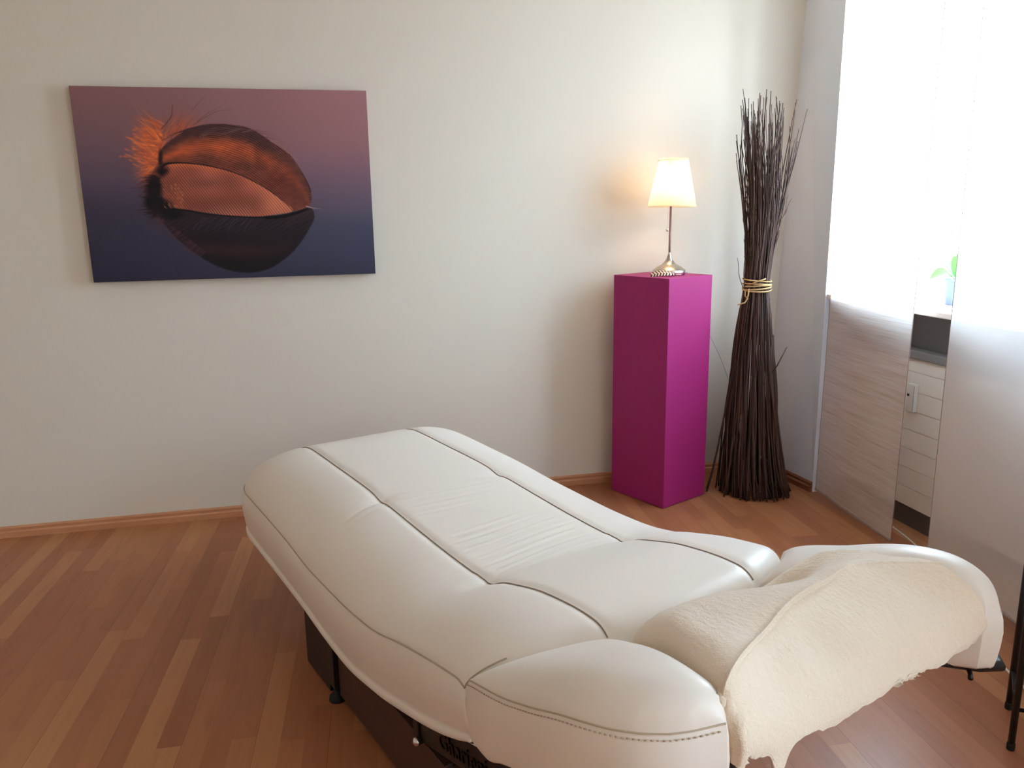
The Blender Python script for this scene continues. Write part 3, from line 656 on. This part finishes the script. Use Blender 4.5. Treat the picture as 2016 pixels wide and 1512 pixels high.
# stray twigs: two leaning far out at the left foot, one short spur on the right
for (b0, t0) in (((-.225, -.02), 1.5), ((-.215, .02), 1.45), ((-.16, -.10), 1.3)):
    pts = [bp(b0[0] + (-.06 - b0[0]) * sm(np.array(t))**.8 * 1.0 if False else b0[0] + (-.055 - b0[0]) * min(1, t * 1.35) ** .8, b0[1] * (1 - t), .003 + t * t0) for t in np.linspace(0, 1, 16)]
    extra.tube([(p[0], p[1], p[2]) for p in pts], [.0042 - .0018 * t for t in np.linspace(0, 1, 16)], 6)
extra.tube([bp(.045, -.07, .60), bp(.075, -.08, .66), bp(.112, -.085, .745)], [.0035, .003, .0018], 6)
for a_ in np.linspace(-2.9, -.3, 16):     # splayed ends in front
    r0 = random.uniform(.16, .195); p0 = bp(.018 + r0 * math.cos(a_), r0 * math.sin(a_), .003); z1 = random.uniform(.5, .8); r1 = float(rf(z1)) * 1.0
    p1 = bp(float(cf(z1)) + r1 * math.cos(a_ + .1), r1 * math.sin(a_ + .1) * .95, z1); q = [tuple(Vector(p0).lerp(Vector(p1), t) + Vector(bp(-.018 * math.sin(PI * t) * math.cos(a_), -.018 * math.sin(PI * t) * math.sin(a_), 0))) for t in np.linspace(0, 1, 9)]
    extra.tube(q, random.uniform(.0028, .0042), 6)
tag(extra.build('twigs', MAT['bark'], bundle), kind='stuff')
rp = MB()
for k in range(5):
    pts = []
    for t in np.linspace(0, 2 * PI, 40):
        pts.append(bp(-.0195 + .0655 * math.cos(t), .0625 * math.sin(t), 1.012 + k * .0085 + .006 * math.sin(t + k * 1.3) + (.012 if k == 4 else 0)))
    rp.tube(pts, .0036, 8)
rp.tube([bp(-.078, -.02, 1.03), bp(-.05, -.062, 1.05), bp(-.02, -.072, 1.062), bp(.0, -.068, 1.068)], .0034, 7)
rp.tube([bp(-.082, -.03, 1.015), bp(-.085, -.04, .985), bp(-.075, -.05, .975), bp(-.088, -.05, .955), bp(-.12, -.045, .945)], .0034, 7)
rp.tube([bp(-.07, -.045, 1.02), bp(-.075, -.055, .99), bp(-.083, -.05, .965)], .0034, 7)
rp.build('cord', MAT['rope'], bundle)

# ------------------------------------------------------------------ canvas print of a feather
def canvas():
    GW, GH = 640, 430
    y0, z0, x0, x1, z1 = YB - .038, 1.125, -.991, .201, 1.922
    src = np.array([(97, 115), (1840, 145), (1897, 1217), (243, 1270)], float); dst = np.array([(0, 0), (1, 0), (1, 1), (0, 1)], float)
    def homog(a, b):
        A = []; r = []
        for (x, y), (u, v) in zip(a, b):
            A.append([x, y, 1, 0, 0, 0, -u * x, -u * y]); r.append(u); A.append([0, 0, 0, x, y, 1, -v * x, -v * y]); r.append(v)
        h = np.linalg.solve(np.array(A), np.array(r)); return np.append(h, 1).reshape(3, 3)
    Hf = homog(src, dst); Hi = homog(dst, src)
    U, V = np.meshgrid(np.linspace(0, 1, GW), np.linspace(0, 1, GH)); den = Hi[2, 0] * U + Hi[2, 1] * V + Hi[2, 2]
    X = (Hi[0, 0] * U + Hi[0, 1] * V + Hi[0, 2]) / den; Y = (Hi[1, 0] * U + Hi[1, 1] * V + Hi[1, 2]) / den
    def rows_(vs, cs): return np.stack([sp(vs, [c[k] for c in cs])(V) for k in range(3)], -1)
    left = rows_([0, .25, .45, .6, .75, 1], [(130, 92, 92), (112, 84, 90), (88, 72, 88), (62, 56, 72), (52, 49, 66), (44, 42, 58)])
    right = rows_([0, .25, .45, .6, .75, 1], [(150, 108, 112), (142, 102, 106), (116, 90, 104), (92, 80, 96), (64, 66, 86), (50, 52, 72)])
    img = left + (right - left) * sm(U)[..., None]
    def inside(poly):
        c = np.zeros(X.shape, bool); k = len(poly)
        for i in range(k):
            xa, ya = poly[i]; xb, yb = poly[(i + 1) % k]
            if ya == yb: continue
            c ^= ((Y < ya) != (Y < yb)) & (X < (xb - xa) * (Y - ya) / (yb - ya) + xa)
        return c
    def blur(m, n=2):
        m = m.astype(float)
        for _ in range(n): p = np.pad(m, 1, mode='edge'); m = (p[:-2, 1:-1] + p[2:, 1:-1] + p[1:-1, :-2] + p[1:-1, 2:] + 4 * m) / 8
        return m
    def smooth_poly(p, n=8):
        p = np.array(p + p[:1], float); x = np.arange(len(p)); xx = np.linspace(0, len(p) - 1, (len(p) - 1) * n, endpoint=False)
        return list(zip(catmull(x, p[:, 0], xx), catmull(x, p[:, 1], xx)))
    r = np.random.default_rng(5)
    nz = lambda a, b, s: vnoise((GH, GW), (a, b), s)
    def stroke(pts, col, w0, w1, al0, al1):
        nonlocal img
        pts = np.array(pts, float); x = np.arange(len(pts)); L = np.sum(np.linalg.norm(np.diff(pts, axis=0), axis=1)); n = max(6, int(L / 2.2))
        xx = np.linspace(0, len(pts) - 1, n); px = catmull(x, pts[:, 0], xx) if len(pts) > 2 else np.interp(xx, x, pts[:, 0]); py = catmull(x, pts[:, 1], xx) if len(pts) > 2 else np.interp(xx, x, pts[:, 1])
        q = np.stack([px, py, np.ones(n)]); q = Hf @ q; uu = q[0] / q[2] * (GW - 1); vv_ = q[1] / q[2] * (GH - 1)
        for k in range(n):
            t = k / (n - 1); w = (w0 + (w1 - w0) * t); a = al0 + (al1 - al0) * t; R_ = int(w * 1.6) + 1; ci, cj = int(vv_[k]), int(uu[k])
            i0, i1, j0, j1 = max(0, ci - R_), min(GH, ci + R_ + 1), max(0, cj - R_), min(GW, cj + R_ + 1)
            if i0 >= i1 or j0 >= j1: continue
            yy, xx_ = np.mgrid[i0:i1, j0:j1]; g = a * np.exp(-((yy - vv_[k]) ** 2 + (xx_ - uu[k]) ** 2) / (w * w * .6))
            img[i0:i1, j0:j1] += (np.array(col, float) - img[i0:i1, j0:j1]) * g[..., None]
    # soft orange down behind the quill
    glow = np.exp(-(((X - 560) / 75) ** 2 + ((Y - 480) / 110) ** 2)); img += (np.array((176, 84, 56)) - img) * (glow * .55)[..., None]
    glow = np.exp(-(((X - 745) / 110) ** 2 + ((Y - 330) / 70) ** 2)); img += (np.array((150, 78, 62)) - img) * (glow * .45)[..., None]
    for i in range(760):
        a = r.uniform(math.radians(125), math.radians(262)); 
        ln = r.uniform(50, 235) * (1.05 if a < 2.7 else .85); bx, by = 640 + r.normal(0, 14), 520 + r.normal(0, 70) + (90 if a > 3.3 else -20)
        ex, ey = bx + ln * math.cos(a), by - ln * math.sin(a); mx, my = (bx + ex) / 2 + r.normal(0, 12), (by + ey) / 2 + r.normal(0, 12)
        c = [(206, 98, 52), (176, 84, 54), (148, 76, 60), (226, 120, 64)][r.integers(4)] if ey < 700 else [(120, 62, 52), (80, 46, 46), (60, 40, 46)][r.integers(3)]
        stroke([(bx, by), (mx, my), (ex, ey)], c, r.uniform(1.2, 3.0), .8, .34, .06)
    for i in range(170):
        bx, by = r.uniform(640, 800), r.uniform(380, 480); a = math.radians(r.uniform(28, 72)); ln = r.uniform(60, 200)
        stroke([(bx, by), (bx + ln * .5 * math.cos(a + .15), by - ln * .5 * math.sin(a + .15)), (bx + ln * math.cos(a), by - ln * math.sin(a))], [(176, 86, 58), (150, 78, 60), (120, 66, 58), (196, 100, 64)][r.integers(4)], 1.6, .6, .30, .03)
    for i in range(40):
        cx_, cy_ = r.normal(500, 40), r.normal(520, 30) if i % 2 else r.normal(410, 25); stroke([(cx_, cy_), (cx_ + r.uniform(20, 60), cy_ + r.uniform(-6, 26))], (216, 108, 60), 2.4, 1.0, .3, .1)
    up = [(618, 580), (640, 490), (700, 430), (780, 380), (860, 350), (960, 338), (1080, 348), (1180, 375), (1280, 440), (1370, 500), (1440, 590), (1492, 670), (1516, 730), (1520, 790), (1490, 828), (1410, 848), (1340, 780), (1250, 715), (1150, 660), (1040, 615), (900, 582), (780, 568), (700, 570)]
    lo = [(640, 600), (700, 572), (780, 570), (900, 584), (1040, 617), (1150, 662), (1250, 717), (1340, 782), (1412, 848), (1300, 872), (1180, 886), (1040, 880), (900, 860), (800, 845), (720, 830), (660, 790), (632, 720), (640, 650)]
    ref = [(600, 850), (660, 930), (740, 1020), (830, 1090), (940, 1160), (1060, 1202), (1180, 1210), (1290, 1180), (1390, 1110), (1460, 1030), (1510, 950), (1538, 885), (1512, 832), (1400, 862), (1250, 888), (1100, 884), (950, 876), (800, 850), (700, 836)]
    mk = blur(inside(smooth_poly(ref)), 3)[..., None]
    t = np.clip((Y - 840) / 360, 0, 1); rc = np.stack([36 - 14 * t, 28 - 12 * t, 32 - 12 * t], -1); 
    arc = (Y - 880) - .00035 * (X - 1100) ** 2 * -1
    ln_ = np.sin((X * .62 + Y * 1.0) / 4.2 + nz(30, 40, 12) * .8); rc = rc + (7 * np.clip(ln_, 0, 1) * np.exp(-((Y - 930) / 70) ** 2))[..., None] * np.array((1.0, 1.0, 1.5))
    rc = rc + (20 * np.exp(-((Y - 1085 - .0002 * (X - 1150) ** 2 * -1) / 35) ** 2) * np.exp(-((X - 1050) / 300) ** 2))[..., None] * np.array((1., .45, .35))
    img = img * (1 - mk * .96) + rc * mk * .96
    for i in range(26):     # blue-grey sheen hairs on the reflection
        bx = r.uniform(800, 1180); stroke([(bx, 985 + r.uniform(-40, 10)), (bx + 30, 920), (bx + 60 + r.uniform(0, 20), 886)], (78, 74, 98), .9, .7, .12, .4)
    for i in range(18):
        bx = 1370 + i * 9; stroke([(bx, 940 - i * 3), (bx + 14, 905 - i * 3), (bx + 12, 880 - i * 2.4)], (120, 84, 84), .8, .8, .15, .3)
    for i in range(60):
        a = r.uniform(0, 1); bx = 560 + 300 * a; by = 880 + 230 * a; stroke([(bx + 40, by - 20), (bx, by + r.uniform(0, 25)), (bx - r.uniform(10, 50), by + r.uniform(0, 50))], (74, 44, 52), 2.0, .8, .25, .03)
    # upper vane
    mk = blur(inside(smooth_poly(up)), 2)[..., None]
    rach = sp([600, 700, 780, 900, 1040, 1150, 1250, 1340, 1412, 1520], [600, 570, 568, 582, 615, 660, 715, 780, 846, 960])(X)
    topl = sp([600, 640, 700, 780, 860, 960, 1080, 1180, 1280, 1370, 1440, 1492, 1520], [600, 490, 430, 380, 350, 338, 348, 375, 440, 500, 590, 670, 790])(X)
    h = np.clip((rach - Y) / np.maximum(rach - topl, 1), 0, 1); along = np.clip((X - 620) / 900, 0, 1)
    orange = np.array((186, 84, 46)); brown = np.array((92, 50, 42)); dk = np.array((66, 42, 42)); rust = np.array((140, 68, 48))
    band = np.exp(-((h - (.34 + .36 * along)) / (.17 + .05 * nz(6, 10, 23))) ** 2) * (1 - .6 * sm((along - .5) / .35)) * (.8 + .35 * nz(16, 30, 24)); cu_ = brown + (rust - brown) * (np.clip(.5 + nz(8, 12, 21) * .6, 0, 1)[..., None] * .6)
    cu_ = cu_ + (orange - cu_) * (band * .85)[..., None]
    cu_ = cu_ + (dk - cu_) * (sm((h - .60) / .25) * (1 - .5 * sm((along - .6) / .3)))[..., None] * .9
    cu_ = cu_ + (np.array((104, 48, 38)) - cu_) * (np.exp(-(((X - 1330) / 120) ** 2 + ((Y - 690) / 80) ** 2)))[..., None] * .75
    cu_ = cu_ + (np.array((206, 96, 54)) - cu_) * (sm((along - .88) / .1) * sm((.45 - h) / .4))[..., None] * .6
    w = np.sin((h * 130 + along * 46) + nz(14, 20, 22) * 1.1); cu_ = cu_ * (1 + .20 * w + .10 * nz(70, 50, 26))[..., None]
    img = img * (1 - mk) + cu_ * mk
    # lower vane
    mk = blur(inside(smooth_poly(lo)), 2)[..., None]
    cl = np.array((142, 76, 60)) * (1 + .18 * nz(10, 14, 31))[..., None]; cl = cl + (np.array((196, 100, 60)) - cl) * (np.exp(-((Y - rach) / 26) ** 2) * (1 - along) * .9)[..., None]
    cl = cl + (np.array((104, 60, 54)) - cl) * (np.exp(-(((X - 900) / 150) ** 2 + ((Y - 690) / 40) ** 2)))[..., None] * .6
    cl = cl + (np.array((210, 132, 96)) - cl) * (sm((X - 1080) / 300) * .45)[..., None]
    w = np.sin((Y * .62 - X * .80) / 2.1 + nz(8, 10, 33) * 1.5); cl = cl * (1 + .15 * w)[..., None]
    cl = cl + (np.array((214, 150, 128)) - cl) * (np.clip(w, 0, 1) * sm((Y - 780) / 80) * sm((X - 880) / 80) * sm((1200 - X) / 60) * .5)[..., None]
    img = img * (1 - mk) + cl * mk
    # dark root, rachis, waterline
    for i in range(140):
        bx, by = r.normal(610, 16), r.uniform(640, 880); a = math.radians(r.uniform(150, 260)); ln = r.uniform(30, 110); stroke([(bx, by), (bx + ln * math.cos(a), by - ln * math.sin(a) * .6)], [(30, 20, 24), (54, 32, 34), (40, 30, 38)][r.integers(3)], 2.2, .9, .5, .05)
    for (cx_, cy_, rx, ry, al) in ((600, 740, 48, 105, .95), (645, 610, 40, 42, .8), (640, 820, 70, 44, .95), (590, 800, 50, 40, .9), (700, 870, 70, 30, .9), (635, 535, 14, 50, .7)):
        g = np.exp(-(((X - cx_) / rx) ** 2 + ((Y - cy_) / ry) ** 2) ** 2) * al * (1 + .3 * nz(40, 60, 41)); img += (np.array((20, 14, 18)) - img) * np.clip(g, 0, 1)[..., None]
    for i in range(50):
        bx, by = r.uniform(650, 770), r.uniform(690, 830); stroke([(bx, by), (bx + r.uniform(5, 22), by + r.uniform(4, 26))], [(176, 96, 62), (206, 122, 80), (110, 60, 46)][r.integers(3)], 1.5, .8, .45, .1)
    stroke([(640, 596), (665, 575), (700, 569), (780, 568), (900, 582), (1040, 615), (1150, 660), (1250, 715), (1340, 780), (1410, 846)], (24, 14, 16), 1.9, .8, .95, .6)
    stroke([(700, 838), (800, 848), (900, 866), (1040, 880), (1180, 887), (1300, 884), (1400, 866), (1500, 836)], (16, 12, 16), 1.8, 2.4, .9, .9)
    stroke([(1250, 888), (1340, 884), (1420, 868), (1490, 842)], (14, 10, 14), 3.2, 2.2, .9, .8)
    stroke([(1490, 822), (1530, 832), (1580, 838)], (206, 160, 140), 1.2, 1.4, .7, .05)
    for i in range(22):     # pale split barbs on the upper edge
        x_ = r.uniform(860, 1150); stroke([(x_, 412 - (x_ - 860) * .09 + r.uniform(-8, 8)), (x_ + 70, 372 + r.uniform(-8, 8)), (x_ + 170, 356 + (x_ - 860) * .12)], (128, 92, 92), .8, .7, .35, .1)
    for i in range(26):
        x_ = r.uniform(760, 1260); y_ = float(sp([700, 860, 960, 1080, 1180, 1280], [430, 350, 338, 348, 375, 440])(x_)); stroke([(x_ - 120, y_ + 40), (x_, y_ + 4), (x_ + 110, y_ + 14 + r.uniform(0, 30))], (60, 40, 44), 1.0, .6, .5, .1)
    stroke([(1280, 440), (1360, 490), (1400, 520), (1437, 550)], (186, 110, 100), .9, .7, .6, .6)
    stroke([(1390, 515), (1450, 600), (1495, 680), (1518, 735)], (44, 24, 24), 1.0, 1.0, .7, .7)
    stroke([(705, 230), (700, 290), (670, 335), (640, 370)], (74, 46, 46), 1.2, 1.4, .5, .5); stroke([(905, 165), (860, 215), (820, 260)], (104, 66, 62), .8, 1.2, .3, .4)
    stroke([(1060, 256), (980, 262), (900, 300), (830, 345)], (96, 58, 54), .8, 1.2, .3, .5); stroke([(1000, 235), (920, 272), (850, 325)], (96, 58, 54), .8, 1.1, .2, .5)
    img = np.clip(img, 0, 255) / 255; lin = np.where(img <= .04045, img / 12.92, ((img + .055) / 1.055) ** 2.4) * 1.25; lin = np.clip(lin, 0, 1)
    # mesh: front sheet with the print, wrapped round the stretcher
    root = empty('canvas_print', ((x0 + x1) / 2, YB, (z0 + z1) / 2)); cx_, cz_ = (x0 + x1) / 2, (z0 + z1) / 2
    me = bpy.data.meshes.new('printed_front'); xs = np.linspace(x0, x1, GW) - cx_; zs = np.linspace(z1, z0, GH) - cz_
    XX, ZZ = np.meshgrid(xs, zs); co = np.stack([XX, np.full_like(XX, y0 - YB), ZZ], -1).reshape(-1, 3)
    ii, jj = np.meshgrid(np.arange(GH - 1), np.arange(GW - 1), indexing='ij'); a = (ii * GW + jj).ravel(); quads = np.stack([a, a + GW, a + GW + 1, a + 1], -1)
    me.vertices.add(len(co)); me.vertices.foreach_set('co', co.ravel().astype(np.float32)); me.loops.add(len(quads) * 4); me.loops.foreach_set('vertex_index', quads.ravel().astype(np.int32))
    me.polygons.add(len(quads)); me.polygons.foreach_set('loop_start', np.arange(0, len(quads) * 4, 4, dtype=np.int32)); me.update(calc_edges=True)
    at = me.color_attributes.new('print', 'FLOAT_COLOR', 'POINT'); at.data.foreach_set('color', np.concatenate([lin.reshape(-1, 3), np.ones((GW * GH, 1))], 1).ravel().astype(np.float32))
    def pm(name):
        m = mat(name, (.2, .1, .1, 1), .62, bump=(900, .15, .0008)); b = NB(m); at_ = b.N.new('ShaderNodeAttribute'); at_.attribute_name = 'print'; b.L.new(at_.outputs['Color'], b.N['Principled BSDF'].inputs['Base Color']); b.N['Principled BSDF'].inputs['Specular IOR Level'].default_value = .25; return m
    m = pm('canvas_ink'); me.materials.append(m); o = bpy.data.objects.new('printed_front', me); C.objects.link(o); o.parent = root
    # sides carry on the colours of the border
    w_, h_ = (x1 - x0) / 2, (z1 - z0) / 2; dpt = y0 - YB; mb = MB(); cols = []
    def side(pts, cs):
        P_ = np.array([[(p[0], dpt, p[1]), (p[0], -.002, p[1])] for p in pts]); mb.grid(P_); cols.extend([c for c in cs for _ in (0, 1)])
    k = np.linspace(0, 1, 40)
    side([(-w_ + 2 * w_ * t, h_) for t in k], [lin[0, int(t * (GW - 1))] for t in k]); side([(-w_ + 2 * w_ * t, -h_) for t in k], [lin[-1, int(t * (GW - 1))] for t in k])
    side([(-w_, -h_ + 2 * h_ * t) for t in k], [lin[int((1 - t) * (GH - 1)), 0] for t in k]); side([(w_, -h_ + 2 * h_ * t) for t in k], [lin[int((1 - t) * (GH - 1)), -1] for t in k])
    so_ = mb.build('wrapped_edge', m, root, smooth=False, fix=False); at = so_.data.color_attributes.new('print', 'FLOAT_COLOR', 'POINT'); at.data.foreach_set('color', np.concatenate([np.array(cols), np.ones((len(cols), 1))], 1).ravel().astype(np.float32))
    fr = MB(); t = .035
    for (a0, a1, b0, b1) in ((-w_ + .003, w_ - .003, h_ - t, h_ - .003), (-w_ + .003, w_ - .003, -h_ + .003, -h_ + t), (-w_ + .003, -w_ + t, -h_ + t, h_ - t), (w_ - t, w_ - .003, -h_ + t, h_ - t)): fr.box(a0, a1, dpt + .003, -.0015, b0, b1)
    fr.build('stretcher_frame', MAT['skirting'], root, smooth=False)
    tag(root, 'wide canvas print of an orange-brown feather on dusky water, hung on the cream wall', 'picture')
canvas()

# ------------------------------------------------------------------ panel curtains
def panel(name, p0, p1, z0, z1, m, wav, label, hem=.003, top_shift=(0, 0)):
    root = empty(name, (p0[0], p0[1], 0)); tag(root, label, 'curtain', 'panel curtains in front of the window')
    n1_, n2_ = 24, 60; a = np.linspace(0, 1, n1_); b = np.linspace(0, 1, n2_); A, B = np.meshgrid(a, b, indexing='ij')
    dx, dy = p1[0] - p0[0], p1[1] - p0[1]; L = math.hypot(dx, dy); nx_, ny_ = dy / L, -dx / L
    wv = wav * np.sin(A * 3.1 + B * 2.3) * np.sin(PI * A)
    P_ = np.stack([dx * A + nx_ * wv + top_shift[0] * B, dy * A + ny_ * wv + top_shift[1] * B, z0 + (z1 - z0) * B], -1)
    o = MB().grid(P_).build('fabric', m, root, fix=False)
    for col in (0, -1): MB().tube([tuple(P_[col, j]) for j in range(0, n2_)], hem * .5, 5).build('side_hem', MAT['hem'], root)
    MB().tube([tuple(P_[i, 0] + np.array([0, 0, .002])) for i in range(n1_)], .006, 8, flat=1.0).build('weight_bar', MAT['hem'], root)
    return root
panel('panel_curtain', (2.265, 3.285), (2.20, 2.656), .032, 2.74, MAT['slub'], .006, 'pinkish slubbed panel curtain hanging beside the white corner pier', top_shift=(-.0, -.03))
panel('panel_curtain', (2.21, 2.462), (2.055, 1.86), .085, 2.74, MAT['plain'], .005, 'plain smooth off-white panel curtain at the right edge, beside the gap')
MB().box(2.03, 2.27, 1.84, 3.33, 2.742, 2.75).build('curtain_track', MAT['pvc'], None, smooth=False); tag(bpy.data.objects['curtain_track'], 'white flat curtain track fixed to the ceiling above the window', 'curtain track')

# heat meter on the cladding
dev = MB().box(-.022, 0, -.024, .024, -.062, .062).build('heat_meter', MAT['device'], None, smooth=False, bevel=.004); dev.location = (2.420, 2.86, .585)
tag(dev, 'small white meter with dark display on the cream boards under the window', 'meter')
MB().box(-.0232, -.0215, .004, .016, .006, .016).build('display', MAT['device_dark'], dev, smooth=False)
MB().box(-.0232, -.022, -.0238, -.0222, -.055, .055).build('side_clip', MAT['grey_ledge'], dev, smooth=False)

# plant on the sill
plant = empty('potted_plant', (2.50, 2.785, .990)); tag(plant, 'potted plant with broad green leaves on the window sill', 'plant')
MB().lathe([(.026, 0), (.030, .002), (.040, .095), (.043, .098), (.043, .106), (.037, .106), (.036, .096)], 32).build('pot', MAT['pot'], plant)
MB().lathe([(.0005, .090), (.036, .092), (.0365, .094), (.0005, .097)], 24).build('soil', MAT['soil'], plant)
def leaf(base, tip, w, droop, seed, roll=0.0):
    b_ = Vector(base); t_ = Vector(tip); d_ = (t_ - b_); side = d_.cross(Vector((0, 0, 1))).normalized(); side = side * math.cos(roll) + Vector((0, 0, 1)) * math.sin(roll)
    k = np.linspace(0, 1, 16); g = np.linspace(-1, 1, 7); P_ = np.zeros((16, 7, 3))
    for i, t in enumerate(k):
        c = b_.lerp(t_, t) + Vector((0, 0, droop * math.sin(PI * t) + .001)); ww = w * math.sin(PI * min(1, t ** .8)) ** .8
        for j, q in enumerate(g): P_[i, j] = c + side * ww * q + Vector((0, 0, .25 * ww * abs(q)))
    o = MB().grid(P_).build('leaf', MAT['leaf'], plant); md = o.modifiers.new('t', 'SOLIDIFY'); md.thickness = .0008; return o
leaf((0, .005, .104), (-.020, .125, .094), .026, .026, 0, -.75)
for (b_, t_, w, dr) in ( ((0, 0, .11), (.02, .14, .17), .022, .03), ((0, 0, .11), (-.02, .07, .24), .022, .02), ((0, -.01, .11), (.03, -.11, .15), .024, .03), ((0, 0, .11), (-.05, -.06, .20), .022, .03), ((0, 0, .11), (.05, .03, .22), .02, .02)):
    leaf(b_, t_, w, dr, 0)
st_ = MB()
for a_ in range(4): st_.tube([(0, 0, .094), (.004 * math.cos(a_ * 1.6), .006 * math.sin(a_ * 1.6), .13)], .002, 6)
st_.build('stem', MAT['leaf'], plant)

# floor cables
cb = MB().tube(path([(2.33, 3.05, .004), (2.36, 2.90, .004), (2.35, 2.80, .004), (2.32, 2.66, .004), (2.26, 2.50, .004), (2.20, 2.36, .004), (2.12, 2.15, .004), (2.03, 1.96, .004)], 50), .0035, 8).build('floor_cable', MAT['white_cable'], None)
tag(cb, 'white cable lying on the floor behind the slubbed panel curtain', 'cable')
cb = MB().tube(path([(1.98, 2.02, .004), (1.955, 1.86, .004), (1.93, 1.76, .004), (1.905, 1.66, .004), (1.90, 1.56, .004), (1.93, 1.40, .004)], 40), .004, 8).build('floor_cable', MAT['white_cable'], None)
tag(cb, 'white cable on the floor between the couch head and the black stand', 'cable')

# ------------------------------------------------------------------ black metal stand at the right edge
stand = empty('side_stand', (1.659, 1.492, 0)); tag(stand, 'black metal stand with slim round legs at the right edge', 'stand')
q = [(0, 0), (.135, .145), (.30, .03), (.165, -.115)]
for i, (a_, b_) in enumerate(q):
    lg = MB().tube([(a_, b_, .012), (a_, b_, .56)], .0085, 16).build('leg', MAT['black'], stand)
    MB().lathe([(.0095, 0), (.0100, .002), (.0100, .018), (.0090, .020)], 16, (a_, b_, 0)).build('foot_cap', MAT['rubber'], lg)
    c2, d2 = q[(i + 1) % 4]; MB().tube([(a_, b_, .118), (c2, d2, .118)], .0055, 10).build('crossbar', MAT['black'], stand)
tp = MB(); tp.add([(x, y, z) for z in (.56, .575) for x, y in q], [(0, 1, 2, 3), (4, 5, 6, 7), (0, 1, 5, 4), (1, 2, 6, 5), (2, 3, 7, 6), (3, 0, 4, 7)]); tp.build('top', MAT['black'], stand, smooth=False, bevel=.003)
